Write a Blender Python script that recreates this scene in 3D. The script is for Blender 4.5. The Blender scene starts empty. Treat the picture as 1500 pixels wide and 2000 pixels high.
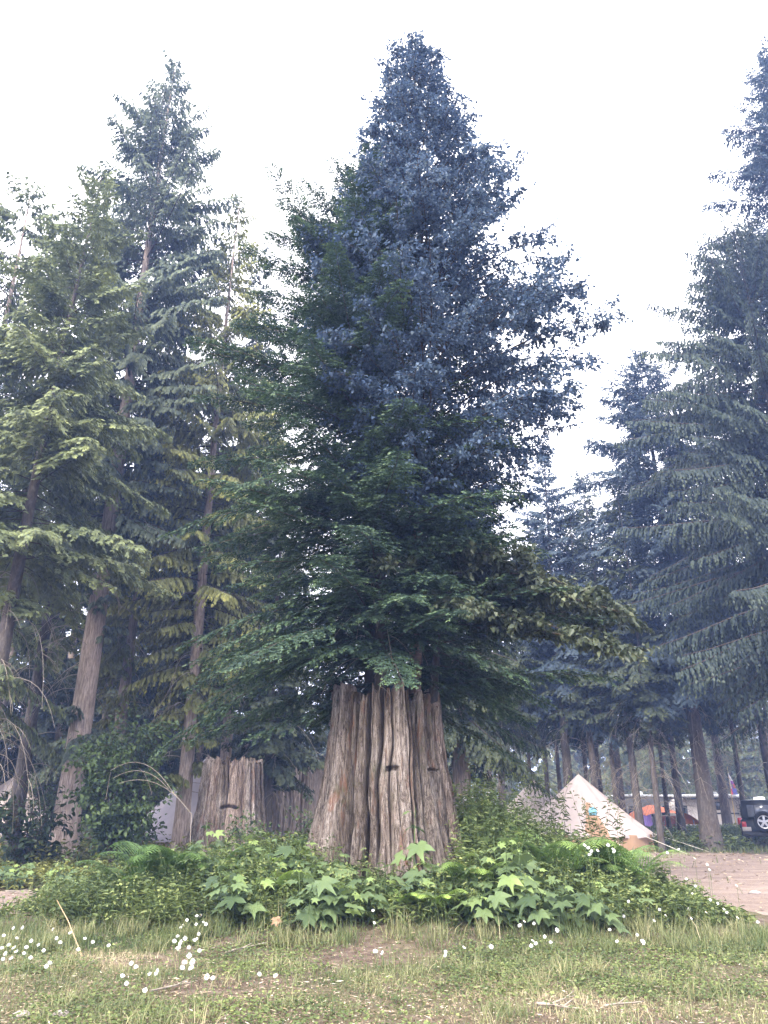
import bpy, math, random
import numpy as np
from math import radians as R, sin, cos, tan, atan, pi

# ------------------------------------------------------------------ camera, sky, sun, exposure
sc = bpy.context.scene
H, PITCH, F = 1.15, R(21.75), 1503.0            # eye height, upward tilt, focal length in px of the 1500x2000 photo
cd = bpy.data.cameras.new('camera'); cam = bpy.data.objects.new('camera', cd)
sc.collection.objects.link(cam); sc.camera = cam
cam.location = (0, 0, H); cam.rotation_euler = (pi/2 + PITCH, 0, 0)
cd.sensor_fit = 'VERTICAL'; cd.sensor_height = 34.6; cd.lens = 26.0
cd.clip_start = 0.05; cd.clip_end = 2000

SUN_EL, SUN_AZ = R(40), R(208)                  # azimuth from +Y clockwise: behind the camera, a little left
w = bpy.data.worlds.new('World'); sc.world = w; w.use_nodes = True
nt = w.node_tree; nt.nodes.clear()
sky = nt.nodes.new('ShaderNodeTexSky'); sky.sky_type = 'NISHITA'; sky.sun_disc = False
sky.sun_elevation = SUN_EL; sky.sun_rotation = SUN_AZ; sky.dust_density = 4; sky.air_density = 1.5
mx = nt.nodes.new('ShaderNodeMix'); mx.data_type = 'RGBA'; mx.inputs[0].default_value = 0.88
mx.inputs[7].default_value = (9.6, 9.2, 8.9, 1)  # flat white overcast layer over the clear sky
bg = nt.nodes.new('ShaderNodeBackground'); bg.inputs['Strength'].default_value = 0.12
wo = nt.nodes.new('ShaderNodeOutputWorld')
nt.links.new(sky.outputs[0], mx.inputs[6]); nt.links.new(mx.outputs[2], bg.inputs[0]); nt.links.new(bg.outputs[0], wo.inputs[0])
sl = bpy.data.lights.new('sun', 'SUN'); sl.energy = 1.9; sl.angle = R(14); sl.color = (1.0, 0.95, 0.88)
so = bpy.data.objects.new('sun', sl); sc.collection.objects.link(so)
so.rotation_euler = (R(90) - SUN_EL, 0, R(180) - SUN_AZ)
sc.view_settings.view_transform = 'Standard'; sc.view_settings.look = 'None'
sc.view_settings.exposure = 2.3; sc.view_settings.gamma = 1.0
sc.render.engine = 'CYCLES'
cy = sc.cycles
cy.use_denoising = True; cy.max_bounces = 6; cy.diffuse_bounces = 3; cy.transmission_bounces = 4
cy.volume_bounces = 1; cy.glossy_bounces = 2; cy.transparent_max_bounces = 4
cy.use_adaptive_sampling = True; cy.adaptive_threshold = 0.02

# ------------------------------------------------------------------ helpers
C = sc.collection
rng = np.random.default_rng(7)
CP, SP = cos(PITCH), sin(PITCH)
def ZV(v, Y): return H + Y * tan(PITCH + atan((1000 - v) / F))      # height seen at picture row v, Y metres away
def XU(u, Y, z=1.0): return (u - 750) / F * (Y * CP + (z - H) * SP)
def PPM(Y, z): return F / (Y * CP + (z - H) * SP)

_T = np.random.default_rng(3).random((48, 48, 48)).astype(np.float32)
def vn(x, y, z=0.0):
    x, y, z = np.broadcast_arrays(np.asarray(x, float), np.asarray(y, float), np.asarray(z, float))
    xi, yi, zi = np.floor(x), np.floor(y), np.floor(z)
    fx, fy, fz = x - xi, y - yi, z - zi
    fx, fy, fz = [f * f * (3 - 2 * f) for f in (fx, fy, fz)]
    a, b, c = [i.astype(int) % 48 for i in (xi, yi, zi)]
    a1, b1, c1 = (a + 1) % 48, (b + 1) % 48, (c + 1) % 48
    def l(p, q, t): return p + (q - p) * t
    return l(l(l(_T[a, b, c], _T[a1, b, c], fx), l(_T[a, b1, c], _T[a1, b1, c], fx), fy),
             l(l(_T[a, b, c1], _T[a1, b, c1], fx), l(_T[a, b1, c1], _T[a1, b1, c1], fx), fy), fz)
def fbm(x, y, z=0.0, o=4):
    s, a, t = 0, 1.0, 0
    for k in range(o):
        s = s + a * vn(np.asarray(x) * 2**k + 7.3*k, np.asarray(y) * 2**k + 3.1*k, np.asarray(z) * 2**k); t += a; a *= .5
    return s / t

def nrm(v): return v / np.maximum(np.linalg.norm(v, axis=-1, keepdims=True), 1e-9)

STX, STY = 0.03, 10.95                            # middle of the big stump
def gz(x, y):
    x = np.asarray(x, float); y = np.asarray(y, float)
    d = np.sqrt(((x - STX) / 1.25)**2 + (y - STY)**2)
    m = 0.44 / (1 + np.exp((d - 2.3) / 0.42))
    m = m + 0.05 * (fbm(x * .5 + 20, y * .5) - .5) + 0.03 * (fbm(x * 2.2, y * 2.2 + 9) - .5)
    far = np.clip((y - 33) / 6, 0, 1) * 0.25 * (x > 8)
    return m + far

class MB:
    """collects quads and triangles with a material slot and a tint value per face"""
    def __init__(s): s.V = []; s.F = []; s.M = []; s.T = []; s.n = 0; s.smooth = False
    def add(s, V, Fq, tint=0.5, mat=0):
        V = np.asarray(V, np.float32).reshape(-1, 3); Fq = np.asarray(Fq, np.int64)
        s.V.append(V); s.F.append(Fq + s.n); s.n += len(V)
        s.M.append(np.full(len(Fq), mat, np.int32))
        t = np.asarray(tint, np.float32)
        s.T.append(np.full(len(Fq), float(t), np.float32) if t.ndim == 0 else t.reshape(-1))
        return s
    def mesh(s, name, mats, smooth=False):
        me = bpy.data.meshes.new(name)
        V = np.concatenate(s.V); me.vertices.add(len(V)); me.vertices.foreach_set('co', V.ravel())
        loops = np.concatenate([f.ravel() for f in s.F]); 
        tot = np.concatenate([np.full(len(f), f.shape[1], np.int32) for f in s.F])
        st = np.concatenate([[0], np.cumsum(tot)[:-1]]).astype(np.int32)
        me.loops.add(len(loops)); me.loops.foreach_set('vertex_index', loops.astype(np.int32))
        me.polygons.add(len(tot)); me.polygons.foreach_set('loop_start', st); me.polygons.foreach_set('loop_total', tot)
        for m in (mats if isinstance(mats, (list, tuple)) else [mats]): me.materials.append(m)
        me.polygons.foreach_set('material_index', np.concatenate(s.M))
        a = me.attributes.new('tint', 'FLOAT', 'FACE'); a.data.foreach_set('value', np.concatenate(s.T))
        if smooth or s.smooth: me.polygons.foreach_set('use_smooth', np.ones(len(tot), bool))
        me.update(calc_edges=True); return me
    def build(s, name, mats, parent=None, loc=None, smooth=False):
        o = bpy.data.objects.new(name, s.mesh(name, mats, smooth)); C.objects.link(o)
        if parent is not None: o.parent = parent
        if loc is not None: o.location = loc
        return o

def tag(o, label=None, cat=None, group=None, kind=None):
    if label: o['label'] = label
    if cat: o['category'] = cat
    if group: o['group'] = group
    if kind: o['kind'] = kind
    return o
def thing(name, label, cat, loc=(0, 0, 0), rz=0, group=None):
    o = bpy.data.objects.new(name, None); C.objects.link(o); o.location = loc; o.rotation_euler = (0, 0, rz)
    o.empty_display_size = .2
    return tag(o, label, cat, group)
def dup(root, loc, rz=0, sca=1.0, label=None, group=None):
    r = root.copy(); C.objects.link(r); r.location = loc; r.rotation_euler = (0, 0, rz)
    r.scale = (sca, sca, sca) if not hasattr(sca, '__len__') else sca
    if label: r['label'] = label
    if group: r['group'] = group
    for ch in list(root.children):
        c = ch.copy(); C.objects.link(c); c.parent = r
        for g in list(ch.children):
            d = g.copy(); C.objects.link(d); d.parent = c
    return r

def box(mb, x0, x1, y0, y1, z0, z1, mat=0, tint=.5, tx=0.0, ty=0.0, bev=0.0):
    """box; tx, ty pull the top corners in"""
    if bev > 0:
        b = bev
        P = []
        for z, ins in ((z0, b), (z0 + b, 0), (z1 - b, 0), (z1, b)):
            k = (z - z0) / (z1 - z0)
            a0, a1, c0, c1 = x0 + tx*k + ins, x1 - tx*k - ins, y0 + ty*k + ins, y1 - ty*k - ins
            e = b if ins == 0 else b * .6
            P.append([(a0+e, c0, z), (a1-e, c0, z), (a1, c0+e, z), (a1, c1-e, z), (a1-e, c1, z), (a0+e, c1, z), (a0, c1-e, z), (a0, c0+e, z)])
        V = np.array(P).reshape(-1, 3); Fs = []
        for k in range(3):
            for i in range(8): Fs.append((k*8+i, k*8+(i+1) % 8, k*8+8+(i+1) % 8, k*8+8+i))
        for o in (0, 24):
            idx = [o+i for i in range(8)]
            q = [(idx[0], idx[1], idx[2], idx[3]), (idx[0], idx[3], idx[4], idx[7]), (idx[4], idx[5], idx[6], idx[7])]
            Fs += [t[::-1] for t in q] if o == 0 else q
        return mb.add(V, Fs, tint, mat)
    V = [(x0, y0, z0), (x1, y0, z0), (x1, y1, z0), (x0, y1, z0), (x0+tx, y0+ty, z1), (x1-tx, y0+ty, z1), (x1-tx, y1-ty, z1), (x0+tx, y1-ty, z1)]
    return mb.add(V, [(3, 2, 1, 0), (4, 5, 6, 7), (0, 1, 5, 4), (1, 2, 6, 5), (2, 3, 7, 6), (3, 0, 4, 7)], tint, mat)

def tube(mb, P, r, n=6, mat=0, tint=.5, flute=0.0, seed=0, cap=False):
    P = np.asarray(P, float); m = len(P); r = np.broadcast_to(np.asarray(r, float), (m,))
    T = nrm(np.gradient(P, axis=0)); ref = np.array([0.31, 0.95, 0.05]) if abs(T[0][2]) > .8 else np.array([0, 0, 1.0])
    A = nrm(np.cross(T, ref)); B = np.cross(T, A)
    th = np.arange(n) / n * 2 * pi
    rr = r[:, None] * np.ones(n)[None]
    if flute: rr = rr * (1 + flute * (vn(np.cos(th)*2.2 + seed, np.sin(th)*2.2, np.arange(m)[:, None] * .35) - .5) * 2)
    V = P[:, None] + rr[..., None] * (np.cos(th)[None, :, None] * A[:, None] + np.sin(th)[None, :, None] * B[:, None])
    i = np.arange(m - 1)[:, None] * n; j = np.arange(n)[None]
    Fq = np.stack([i + j, i + (j + 1) % n, i + n + (j + 1) % n, i + n + j], -1).reshape(-1, 4)
    V = V.reshape(-1, 3)
    if cap:
        V = np.concatenate([V, P[:1], P[-1:]]); c0, c1 = m*n, m*n+1
        mb.add(V, Fq, tint, mat)
        jj = np.arange(n); b = mb.n - len(V)
        mb.F.append(np.stack([jj*0+c0, (jj+1) % n, jj], -1) + b); mb.F.append(np.stack([jj*0+c1, (m-1)*n+jj, (m-1)*n+(jj+1) % n], -1) + b)
        for _ in range(2): mb.M.append(np.full(n, mat, np.int32)); mb.T.append(np.full(n, float(tint), np.float32))
        return mb
    return mb.add(V, Fq, tint, mat)

def kites(mb, B, D, N, L, W, tint, mat=0, wpos=.45):
    """narrow leaf-like faces: one quad each"""
    S = nrm(np.cross(D, N)); L = L[..., None]; W = W[..., None] / 2
    V = np.stack([B, B + D*L*wpos + S*W, B + D*L, B + D*L*wpos - S*W], -2).reshape(-1, 3)
    n = len(V) // 4
    mb.add(V, np.arange(n * 4).reshape(n, 4), np.broadcast_to(tint, L.shape[:-1]).reshape(-1), mat)

def leaves(mb, B, D, N, L, W, tint, mat=0, droop=.25, fold=.18):
    """ovate leaves folded along the midrib: two quads each"""
    B = B.reshape(-1, 3); D = nrm(D.reshape(-1, 3)); N = nrm(N.reshape(-1, 3))
    S = nrm(np.cross(D, N)); N = nrm(np.cross(S, D))
    L = np.broadcast_to(L, len(B)).reshape(-1, 1); W = np.broadcast_to(W, len(B)).reshape(-1, 1) / 2
    def q(a, w, d): return B + D*L*a + S*W*w + N*(abs(w)*W*fold*2 - L*d*droop)
    V = np.stack([q(0, 0, 0), q(.28, 1, .08), q(.68, .72, .45), q(1, 0, 1), q(.68, -.72, .45), q(.28, -1, .08)], 1).reshape(-1, 3)
    n = len(B); k = np.arange(n)[:, None] * 6
    Fq = np.concatenate([k + [0, 1, 2, 3], k + [0, 3, 4, 5]], 1).reshape(-1, 4)
    t = np.repeat(np.broadcast_to(tint, n), 2)
    mb.add(V, Fq, t, mat)

# ------------------------------------------------------------------ materials
def mat(name, rough=.8, spec=.3):
    m = bpy.data.materials.new(name); m.use_nodes = True
    b = m.node_tree.nodes['Principled BSDF']; b.inputs['Roughness'].default_value = rough
    b.inputs['Specular IOR Level'].default_value = spec
    return m, m.node_tree, b
def N_(nt, t, **k):
    n = nt.nodes.new('ShaderNode' + t)
    for a, v in k.items(): setattr(n, a, v)
    return n
def ramp(nt, src, stops):
    r = N_(nt, 'ValToRGB'); e = r.color_ramp.elements
    while len(e) < len(stops): e.new(.5)
    for i, (p, c) in enumerate(stops): e[i].position = p; e[i].color = (*c, 1)
    nt.links.new(src, r.inputs[0]); return r.outputs[0]
def noise(nt, scale, detail=4, rough=.6, vec=None, stretch=None, dist=0, obj=True):
    n = N_(nt, 'TexNoise'); n.inputs['Scale'].default_value = scale; n.inputs['Detail'].default_value = detail
    n.inputs['Roughness'].default_value = rough; n.inputs['Distortion'].default_value = dist
    if vec is None: vec = N_(nt, 'TexCoord').outputs['Object' if obj else 'Generated']
    if stretch:
        mp = N_(nt, 'Mapping'); mp.inputs['Scale'].default_value = stretch
        nt.links.new(vec, mp.inputs[0]); vec = mp.outputs[0]
    nt.links.new(vec, n.inputs['Vector']); return n.outputs['Fac']
def mixc(nt, f, a, b, mode='MIX'):
    m = N_(nt, 'Mix', data_type='RGBA', blend_type=mode)
    for s, v in ((m.inputs[0], f), (m.inputs[6], a), (m.inputs[7], b)):
        if hasattr(v, 'links') or hasattr(v, 'is_linked'): nt.links.new(v, s)
        elif isinstance(v, (int, float)): s.default_value = v
        else: s.default_value = (*v, 1)
    return m.outputs[2]
def bump(nt, b, h, strength=.5, dist=.02):
    n = N_(nt, 'Bump'); n.inputs['Strength'].default_value = strength; n.inputs['Distance'].default_value = dist
    nt.links.new(h, n.inputs['Height']); nt.links.new(n.outputs[0], b.inputs['Normal'])
def tintsock(nt): 
    a = N_(nt, 'Attribute'); a.attribute_type = 'GEOMETRY'; a.attribute_name = 'tint'; return a.outputs['Fac']

def leafmat(name, c0, c1, c2, clump=1.2, trans=.3, rough=.55, patch=None):
    """c0 old inner leaf, c1 mid, c2 fresh tip; clumps vary a little from bough to bough"""
    m, nt, b = mat(name, rough, .25)
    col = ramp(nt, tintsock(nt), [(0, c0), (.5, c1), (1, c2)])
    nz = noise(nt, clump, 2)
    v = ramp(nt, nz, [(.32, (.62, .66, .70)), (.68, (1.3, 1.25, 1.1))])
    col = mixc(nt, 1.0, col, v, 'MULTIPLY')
    if patch:
        pz = noise(nt, patch[1], 2, vec=None); pf = ramp(nt, pz, [(.5, (0, 0, 0)), (.68, (1, 1, 1))])
        col = mixc(nt, pf, col, patch[0])
    nt.links.new(col, b.inputs['Base Color'])
    tr = N_(nt, 'BsdfTranslucent'); nt.links.new(col, tr.inputs[0])
    ms = N_(nt, 'MixShader'); ms.inputs[0].default_value = trans
    nt.links.new(b.outputs[0], ms.inputs[1]); nt.links.new(tr.outputs[0], ms.inputs[2])
    nt.links.new(ms.outputs[0], nt.nodes['Material Output'].inputs['Surface'])
    return m
def barkmat(name, c0, c1, c2, stretch=(9, 9, 1.1), bs=.8, moss=None):
    m, nt, b = mat(name, .9, .15)
    n1 = noise(nt, 3.0, 6, .7, stretch=stretch, dist=.3)
    col = ramp(nt, n1, [(.28, c0), (.5, c1), (.72, c2)])
    n2 = noise(nt, 1.3, 3)
    col = mixc(nt, ramp(nt, n2, [(.35, (0, 0, 0)), (.75, (.45, .45, .45))]), col, (.10, .095, .085))
    if moss: col = mixc(nt, ramp(nt, noise(nt, 2.3, 5), [(.52, (0, 0, 0)), (.62, (.7, .7, .7))]), col, moss)
    nt.links.new(col, b.inputs['Base Color']); bump(nt, b, n1, bs, .04); return m
def flat(name, c, rough=.6, spec=.3, var=.12, scale=6, metal=0):
    m, nt, b = mat(name, rough, spec)
    n = noise(nt, scale, 4)
    col = ramp(nt, n, [(.3, tuple(x * (1 - var) for x in c)), (.7, tuple(min(1, x * (1 + var)) for x in c))])
    nt.links.new(col, b.inputs['Base Color']); b.inputs['Metallic'].default_value = metal; return m

M = {}
M['hemlock'] = leafmat('hemlock_needles', (.022, .040, .030), (.052, .090, .056), (.155, .22, .095), 1.1, .28)
M['spruce'] = leafmat('spruce_needles', (.07, .085, .045), (.165, .195, .09), (.27, .30, .13), .6, .25)
M['olive'] = leafmat('olive_leaves', (.03, .042, .028), (.072, .088, .055), (.15, .165, .10), .9, .25, .4)
M['veil_fir'] = leafmat('veil_blue_needles', (.024, .04, .06), (.048, .072, .10), (.09, .12, .13), .5, .3)  # blue of the lens flare veil put into the needle colour
M['greycedar'] = leafmat('grey_green_scales', (.055, .075, .06), (.14, .17, .115), (.26, .29, .15), .4, .35)  # some of the treetop lens veil mixed into this grey green
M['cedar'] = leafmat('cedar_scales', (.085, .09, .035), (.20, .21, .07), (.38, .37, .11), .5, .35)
M['darkfir'] = leafmat('fir_needles', (.022, .032, .02), (.052, .066, .036), (.11, .125, .06), .5, .3)
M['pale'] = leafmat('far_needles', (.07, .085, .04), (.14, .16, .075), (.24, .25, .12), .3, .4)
M['birch'] = leafmat('veil_blue_birch_leaves', (.036, .062, .105), (.070, .112, .20), (.14, .18, .21), .9, .36, .5)  # bluish lens flare over the treetop painted into the leaf colour
M['shrub'] = leafmat('shrub_leaves', (.03, .05, .02), (.065, .10, .038), (.13, .19, .07), 1.5, .3, .45)
M['shrub_dark'] = leafmat('dark_shrub_leaves', (.018, .03, .015), (.03, .05, .022), (.06, .09, .04), 1.5, .25, .45)
M['thimble'] = leafmat('thimbleberry_leaves', (.065, .10, .05), (.135, .19, .09), (.235, .315, .105), 1.6, .3, .5)
M['fern'] = leafmat('fern_fronds', (.08, .14, .05), (.15, .25, .085), (.32, .44, .12), 1.5, .35)
M['weed'] = leafmat('weed_leaves', (.055, .08, .03), (.12, .16, .058), (.24, .27, .11), 1.4, .3)
M['herb'] = leafmat('yellow_herb_leaves', (.08, .085, .025), (.16, .17, .05), (.26, .27, .09), 1.0, .3)
def grassmat():
    m, nt, b = mat('grass_blades', .6, .2)
    col = ramp(nt, tintsock(nt), [(0, (.06, .095, .035)), (.4, (.15, .175, .075)), (.66, (.25, .25, .125)), (.82, (.38, .34, .19)), (1, (.5, .42, .28))])
    nt.links.new(col, b.inputs['Base Color'])
    tr = N_(nt, 'BsdfTranslucent'); nt.links.new(col, tr.inputs[0]); ms = N_(nt, 'MixShader'); ms.inputs[0].default_value = .3
    nt.links.new(b.outputs[0], ms.inputs[1]); nt.links.new(tr.outputs[0], ms.inputs[2])
    nt.links.new(ms.outputs[0], nt.nodes['Material Output'].inputs['Surface']); return m
M['grass'] = grassmat()
M['dead'] = flat('dead_leaf', (.30, .19, .12), .85, .1, .35, 25)
M['bark_cedar'] = barkmat('cedar_bark', (.10, .07, .055), (.33, .255, .215), (.60, .49, .42))
M['bark_fir'] = barkmat('fir_bark', (.035, .028, .025), (.085, .068, .06), (.16, .135, .12), (5, 5, 2))
M['bark_dark'] = barkmat('hemlock_bark', (.02, .016, .015), (.045, .036, .034), (.09, .075, .068), (6, 6, 2))
M['bark_birch'] = barkmat('birch_bark', (.10, .06, .05), (.24, .16, .13), (.38, .28, .24), (2, 2, 8), .3)
M['deadwood'] = flat('bare_twig', (.26, .22, .18), .9, .1, .3, 20)
M['darkwood'] = flat('bough_wood', (.06, .047, .04), .9, .1, .3, 20)
M['stem'] = flat('green_stem', (.09, .13, .05), .7, .2, .3, 20)

def stumpmat(name, moss=0.0, warm=0.0):
    m, nt, b = mat(name, .92, .12)
    tc = N_(nt, 'TexCoord').outputs['Object']
    g1 = noise(nt, 2.4, 9, .78, tc, (17, 17, .8), .5)
    g2 = noise(nt, 6.0, 7, .75, tc, (26, 26, 2.2), .35)
    g3 = noise(nt, 9.0, 6, .8, tc, (6, 6, 2.5), .8)
    base = ramp(nt, g1, [(.26, (.03, .024, .02)), (.40, (.16, .135, .12)), (.51, (.38, .335, .31)), (.68, (.68, .63, .60))])
    base = mixc(nt, ramp(nt, g2, [(.36, (.85, .85, .85)), (.47, (0, 0, 0))]), base, (.07, .05, .042))
    base = mixc(nt, ramp(nt, g3, [(.33, (.8, .8, .8)), (.42, (0, 0, 0))]), base, (.05, .038, .03))
    for sc_, st3 in ((1.5, (9, 9, .5)), (1.0, (21, 21, .9))):      # drying cracks: thin dark lines along the grain
        cn = noise(nt, sc_, 5, .62, tc, st3, .5)
        base = mixc(nt, ramp(nt, cn, [(.468, (0, 0, 0)), (.482, (.85, .85, .85)), (.490, (.85, .85, .85)), (.504, (0, 0, 0))]), base, (.045, .034, .028))
    pl_ = noise(nt, 2.0, 5, .7, tc, (12, 12, .7), .3)              # pale bleached splinters
    base = mixc(nt, ramp(nt, pl_, [(.60, (0, 0, 0)), (.66, (.6, .6, .6))]), base, (.66, .60, .57))
    t = tintsock(nt)
    base = mixc(nt, 1.0, base, ramp(nt, t, [(0, (.50, .46, .43)), (.35, (.80, .78, .77)), (.7, (1.05, 1.02, 1.0)), (1, (1.12, 1.0, .94))]), 'MULTIPLY')
    red = noise(nt, 1.6, 5, .7, tc, (3.4, 3.4, .8), .6)
    base = mixc(nt, ramp(nt, red, [(.57, (0, 0, 0)), (.70, (.75, .75, .75))]), base, (.26, .12, .075))
    st_ = noise(nt, 1.1, 4, .6, tc, (2.2, 2.2, .9), .4)
    base = mixc(nt, 1.0, base, ramp(nt, st_, [(.33, (.50, .45, .40)), (.62, (1.0, .98, .95))]), 'MULTIPLY')
    if moss:
        ms_ = noise(nt, 3.0, 5, .7, tc)
        base = mixc(nt, ramp(nt, ms_, [(.60 - moss * .1, (0, 0, 0)), (.72 - moss * .1, (.6, .6, .6))]), base, (.10, .10, .05))
    nt.links.new(base, b.inputs['Base Color'])
    ad = N_(nt, 'Math', operation='ADD'); nt.links.new(g1, ad.inputs[0]); nt.links.new(g2, ad.inputs[1])
    bump(nt, b, ad.outputs[0], 1.0, .04); return m
M['stump'] = stumpmat('weathered_stump_wood', .3); M['stump_pale'] = stumpmat('pale_stump_wood', 0)
M['rot'] = flat('rotten_wood', (.045, .032, .026), .95, .05, .5, 9)

def groundmat():
    m, nt, b = mat('forest_soil', .95, .1)
    tc = N_(nt, 'TexCoord').outputs['Object']
    n1 = noise(nt, 1.1, 6, .65, tc); n2 = noise(nt, 38, 5, .75, tc); n3 = noise(nt, 9, 4, .6, tc)
    col = ramp(nt, n3, [(.3, (.085, .058, .046)), (.55, (.16, .115, .09)), (.75, (.24, .185, .145))])
    col = mixc(nt, ramp(nt, n1, [(.40, (0, 0, 0)), (.62, (.55, .55, .55))]), col, (.11, .12, .05))
    col = mixc(nt, ramp(nt, n2, [(.54, (0, 0, 0)), (.68, (.7, .7, .7))]), col, (.34, .28, .21))
    nt.links.new(col, b.inputs['Base Color'])
    ad = N_(nt, 'Math', operation='ADD'); nt.links.new(n2, ad.inputs[0]); nt.links.new(n3, ad.inputs[1])
    bump(nt, b, ad.outputs[0], .8, .05); return m
def roadmat():
    m, nt, b = mat('dirt_track', .95, .1)
    tc = N_(nt, 'TexCoord').outputs['Object']
    n1 = noise(nt, .7, 5, .6, tc, (1, 2.2, 1)); n2 = noise(nt, 30, 6, .75, tc); n3 = noise(nt, 5, 5, .7, tc, (1, 1.8, 1))
    col = ramp(nt, n1, [(.3, (.185, .135, .112)), (.55, (.275, .21, .178)), (.8, (.35, .28, .24))])
    col = mixc(nt, ramp(nt, n3, [(.30, (.7, .7, .7)), (.44, (0, 0, 0))]), col, (.12, .085, .07))
    col = mixc(nt, ramp(nt, n2, [(.56, (0, 0, 0)), (.66, (.8, .8, .8))]), col, (.46, .39, .33))
    col = mixc(nt, ramp(nt, n2, [(.30, (.7, .7, .7)), (.40, (0, 0, 0))]), col, (.13, .095, .075))
    nt.links.new(col, b.inputs['Base Color'])
    ad = N_(nt, 'Math', operation='ADD'); nt.links.new(n2, ad.inputs[0]); nt.links.new(n3, ad.inputs[1])
    bump(nt, b, ad.outputs[0], .8, .05); return m
M['soil'] = groundmat(); M['road'] = roadmat()
def canvasmat(name, c, c2):
    m, nt, b = mat(name, .85, .15)
    n = noise(nt, 1.5, 4, stretch=(2, 2, .5)); col = ramp(nt, n, [(.3, c2), (.7, c)])
    nt.links.new(col, b.inputs['Base Color']); bump(nt, b, n, .4, .05)
    tr = N_(nt, 'BsdfTranslucent'); nt.links.new(col, tr.inputs[0]); ms = N_(nt, 'MixShader'); ms.inputs[0].default_value = .2
    nt.links.new(b.outputs[0], ms.inputs[1]); nt.links.new(tr.outputs[0], ms.inputs[2])
    nt.links.new(ms.outputs[0], nt.nodes['Material Output'].inputs['Surface']); return m
M['canvas'] = canvasmat('tent_canvas', (.60, .50, .47), (.52, .43, .40))
M['canvas_white'] = canvasmat('pale_tent_canvas', (.56, .50, .54), (.48, .43, .47))
M['canvas_tan'] = canvasmat('tent_wall_canvas', (.44, .28, .18), (.38, .24, .15))

# ------------------------------------------------------------------ ground and dirt track
def isroad(x, y):
    wob = 0.55 * (fbm(x * .8, y * .8, 4.0) - .5) * 2
    d = np.sqrt(((x - 0.0) / 5.15)**2 + ((y - 10.4) / 3.9)**2) + wob * .12
    right = (y > 8.9 + wob + np.clip(7 - x, 0, 5) * .15) & (y < 30.0 + wob * 2 + (x - 10) * .15) & (x > 3.0)
    left = (y > 10.0 + wob) & (y < 14.6 + wob * .8) & (x < -1)
    mid = (y > 14.2) & (y < 18 + wob) & (np.abs(x) < 6)
    return (d > 1) & (right | left | mid)
def sheet(xs, ys):
    X, Y = np.meshgrid(xs, ys); return np.stack([X, Y, gz(X, Y)], -1)
gxs = np.concatenate([-np.geomspace(400, 9, 22)[:-1], np.linspace(-9, 9, 241), np.geomspace(9, 400, 34)[1:]])
gys = np.concatenate([[-300, -60, -15, -3], np.linspace(1, 20, 230), np.linspace(20.3, 48, 90), np.geomspace(50, 600, 16)])
G = sheet(gxs, gys); ny, nx = G.shape[:2]
I = np.arange(ny * nx).reshape(ny, nx)
Q = np.stack([I[:-1, :-1], I[:-1, 1:], I[1:, 1:], I[1:, :-1]], -1).reshape(-1, 4)
cen = G.reshape(-1, 3)[Q].mean(1)
rd = isroad(cen[:, 0], cen[:, 1])
g = MB(); g.add(G.reshape(-1, 3), Q[~rd]); tag(g.build('ground', M['soil'], smooth=True), 'soil with short grass and leaf litter', kind='structure')
g = MB(); g.add(G.reshape(-1, 3), Q[rd]); tag(g.build('dirt_road', M['road'], smooth=True), 'bare pinkish dirt track round the stump', kind='structure')

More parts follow.
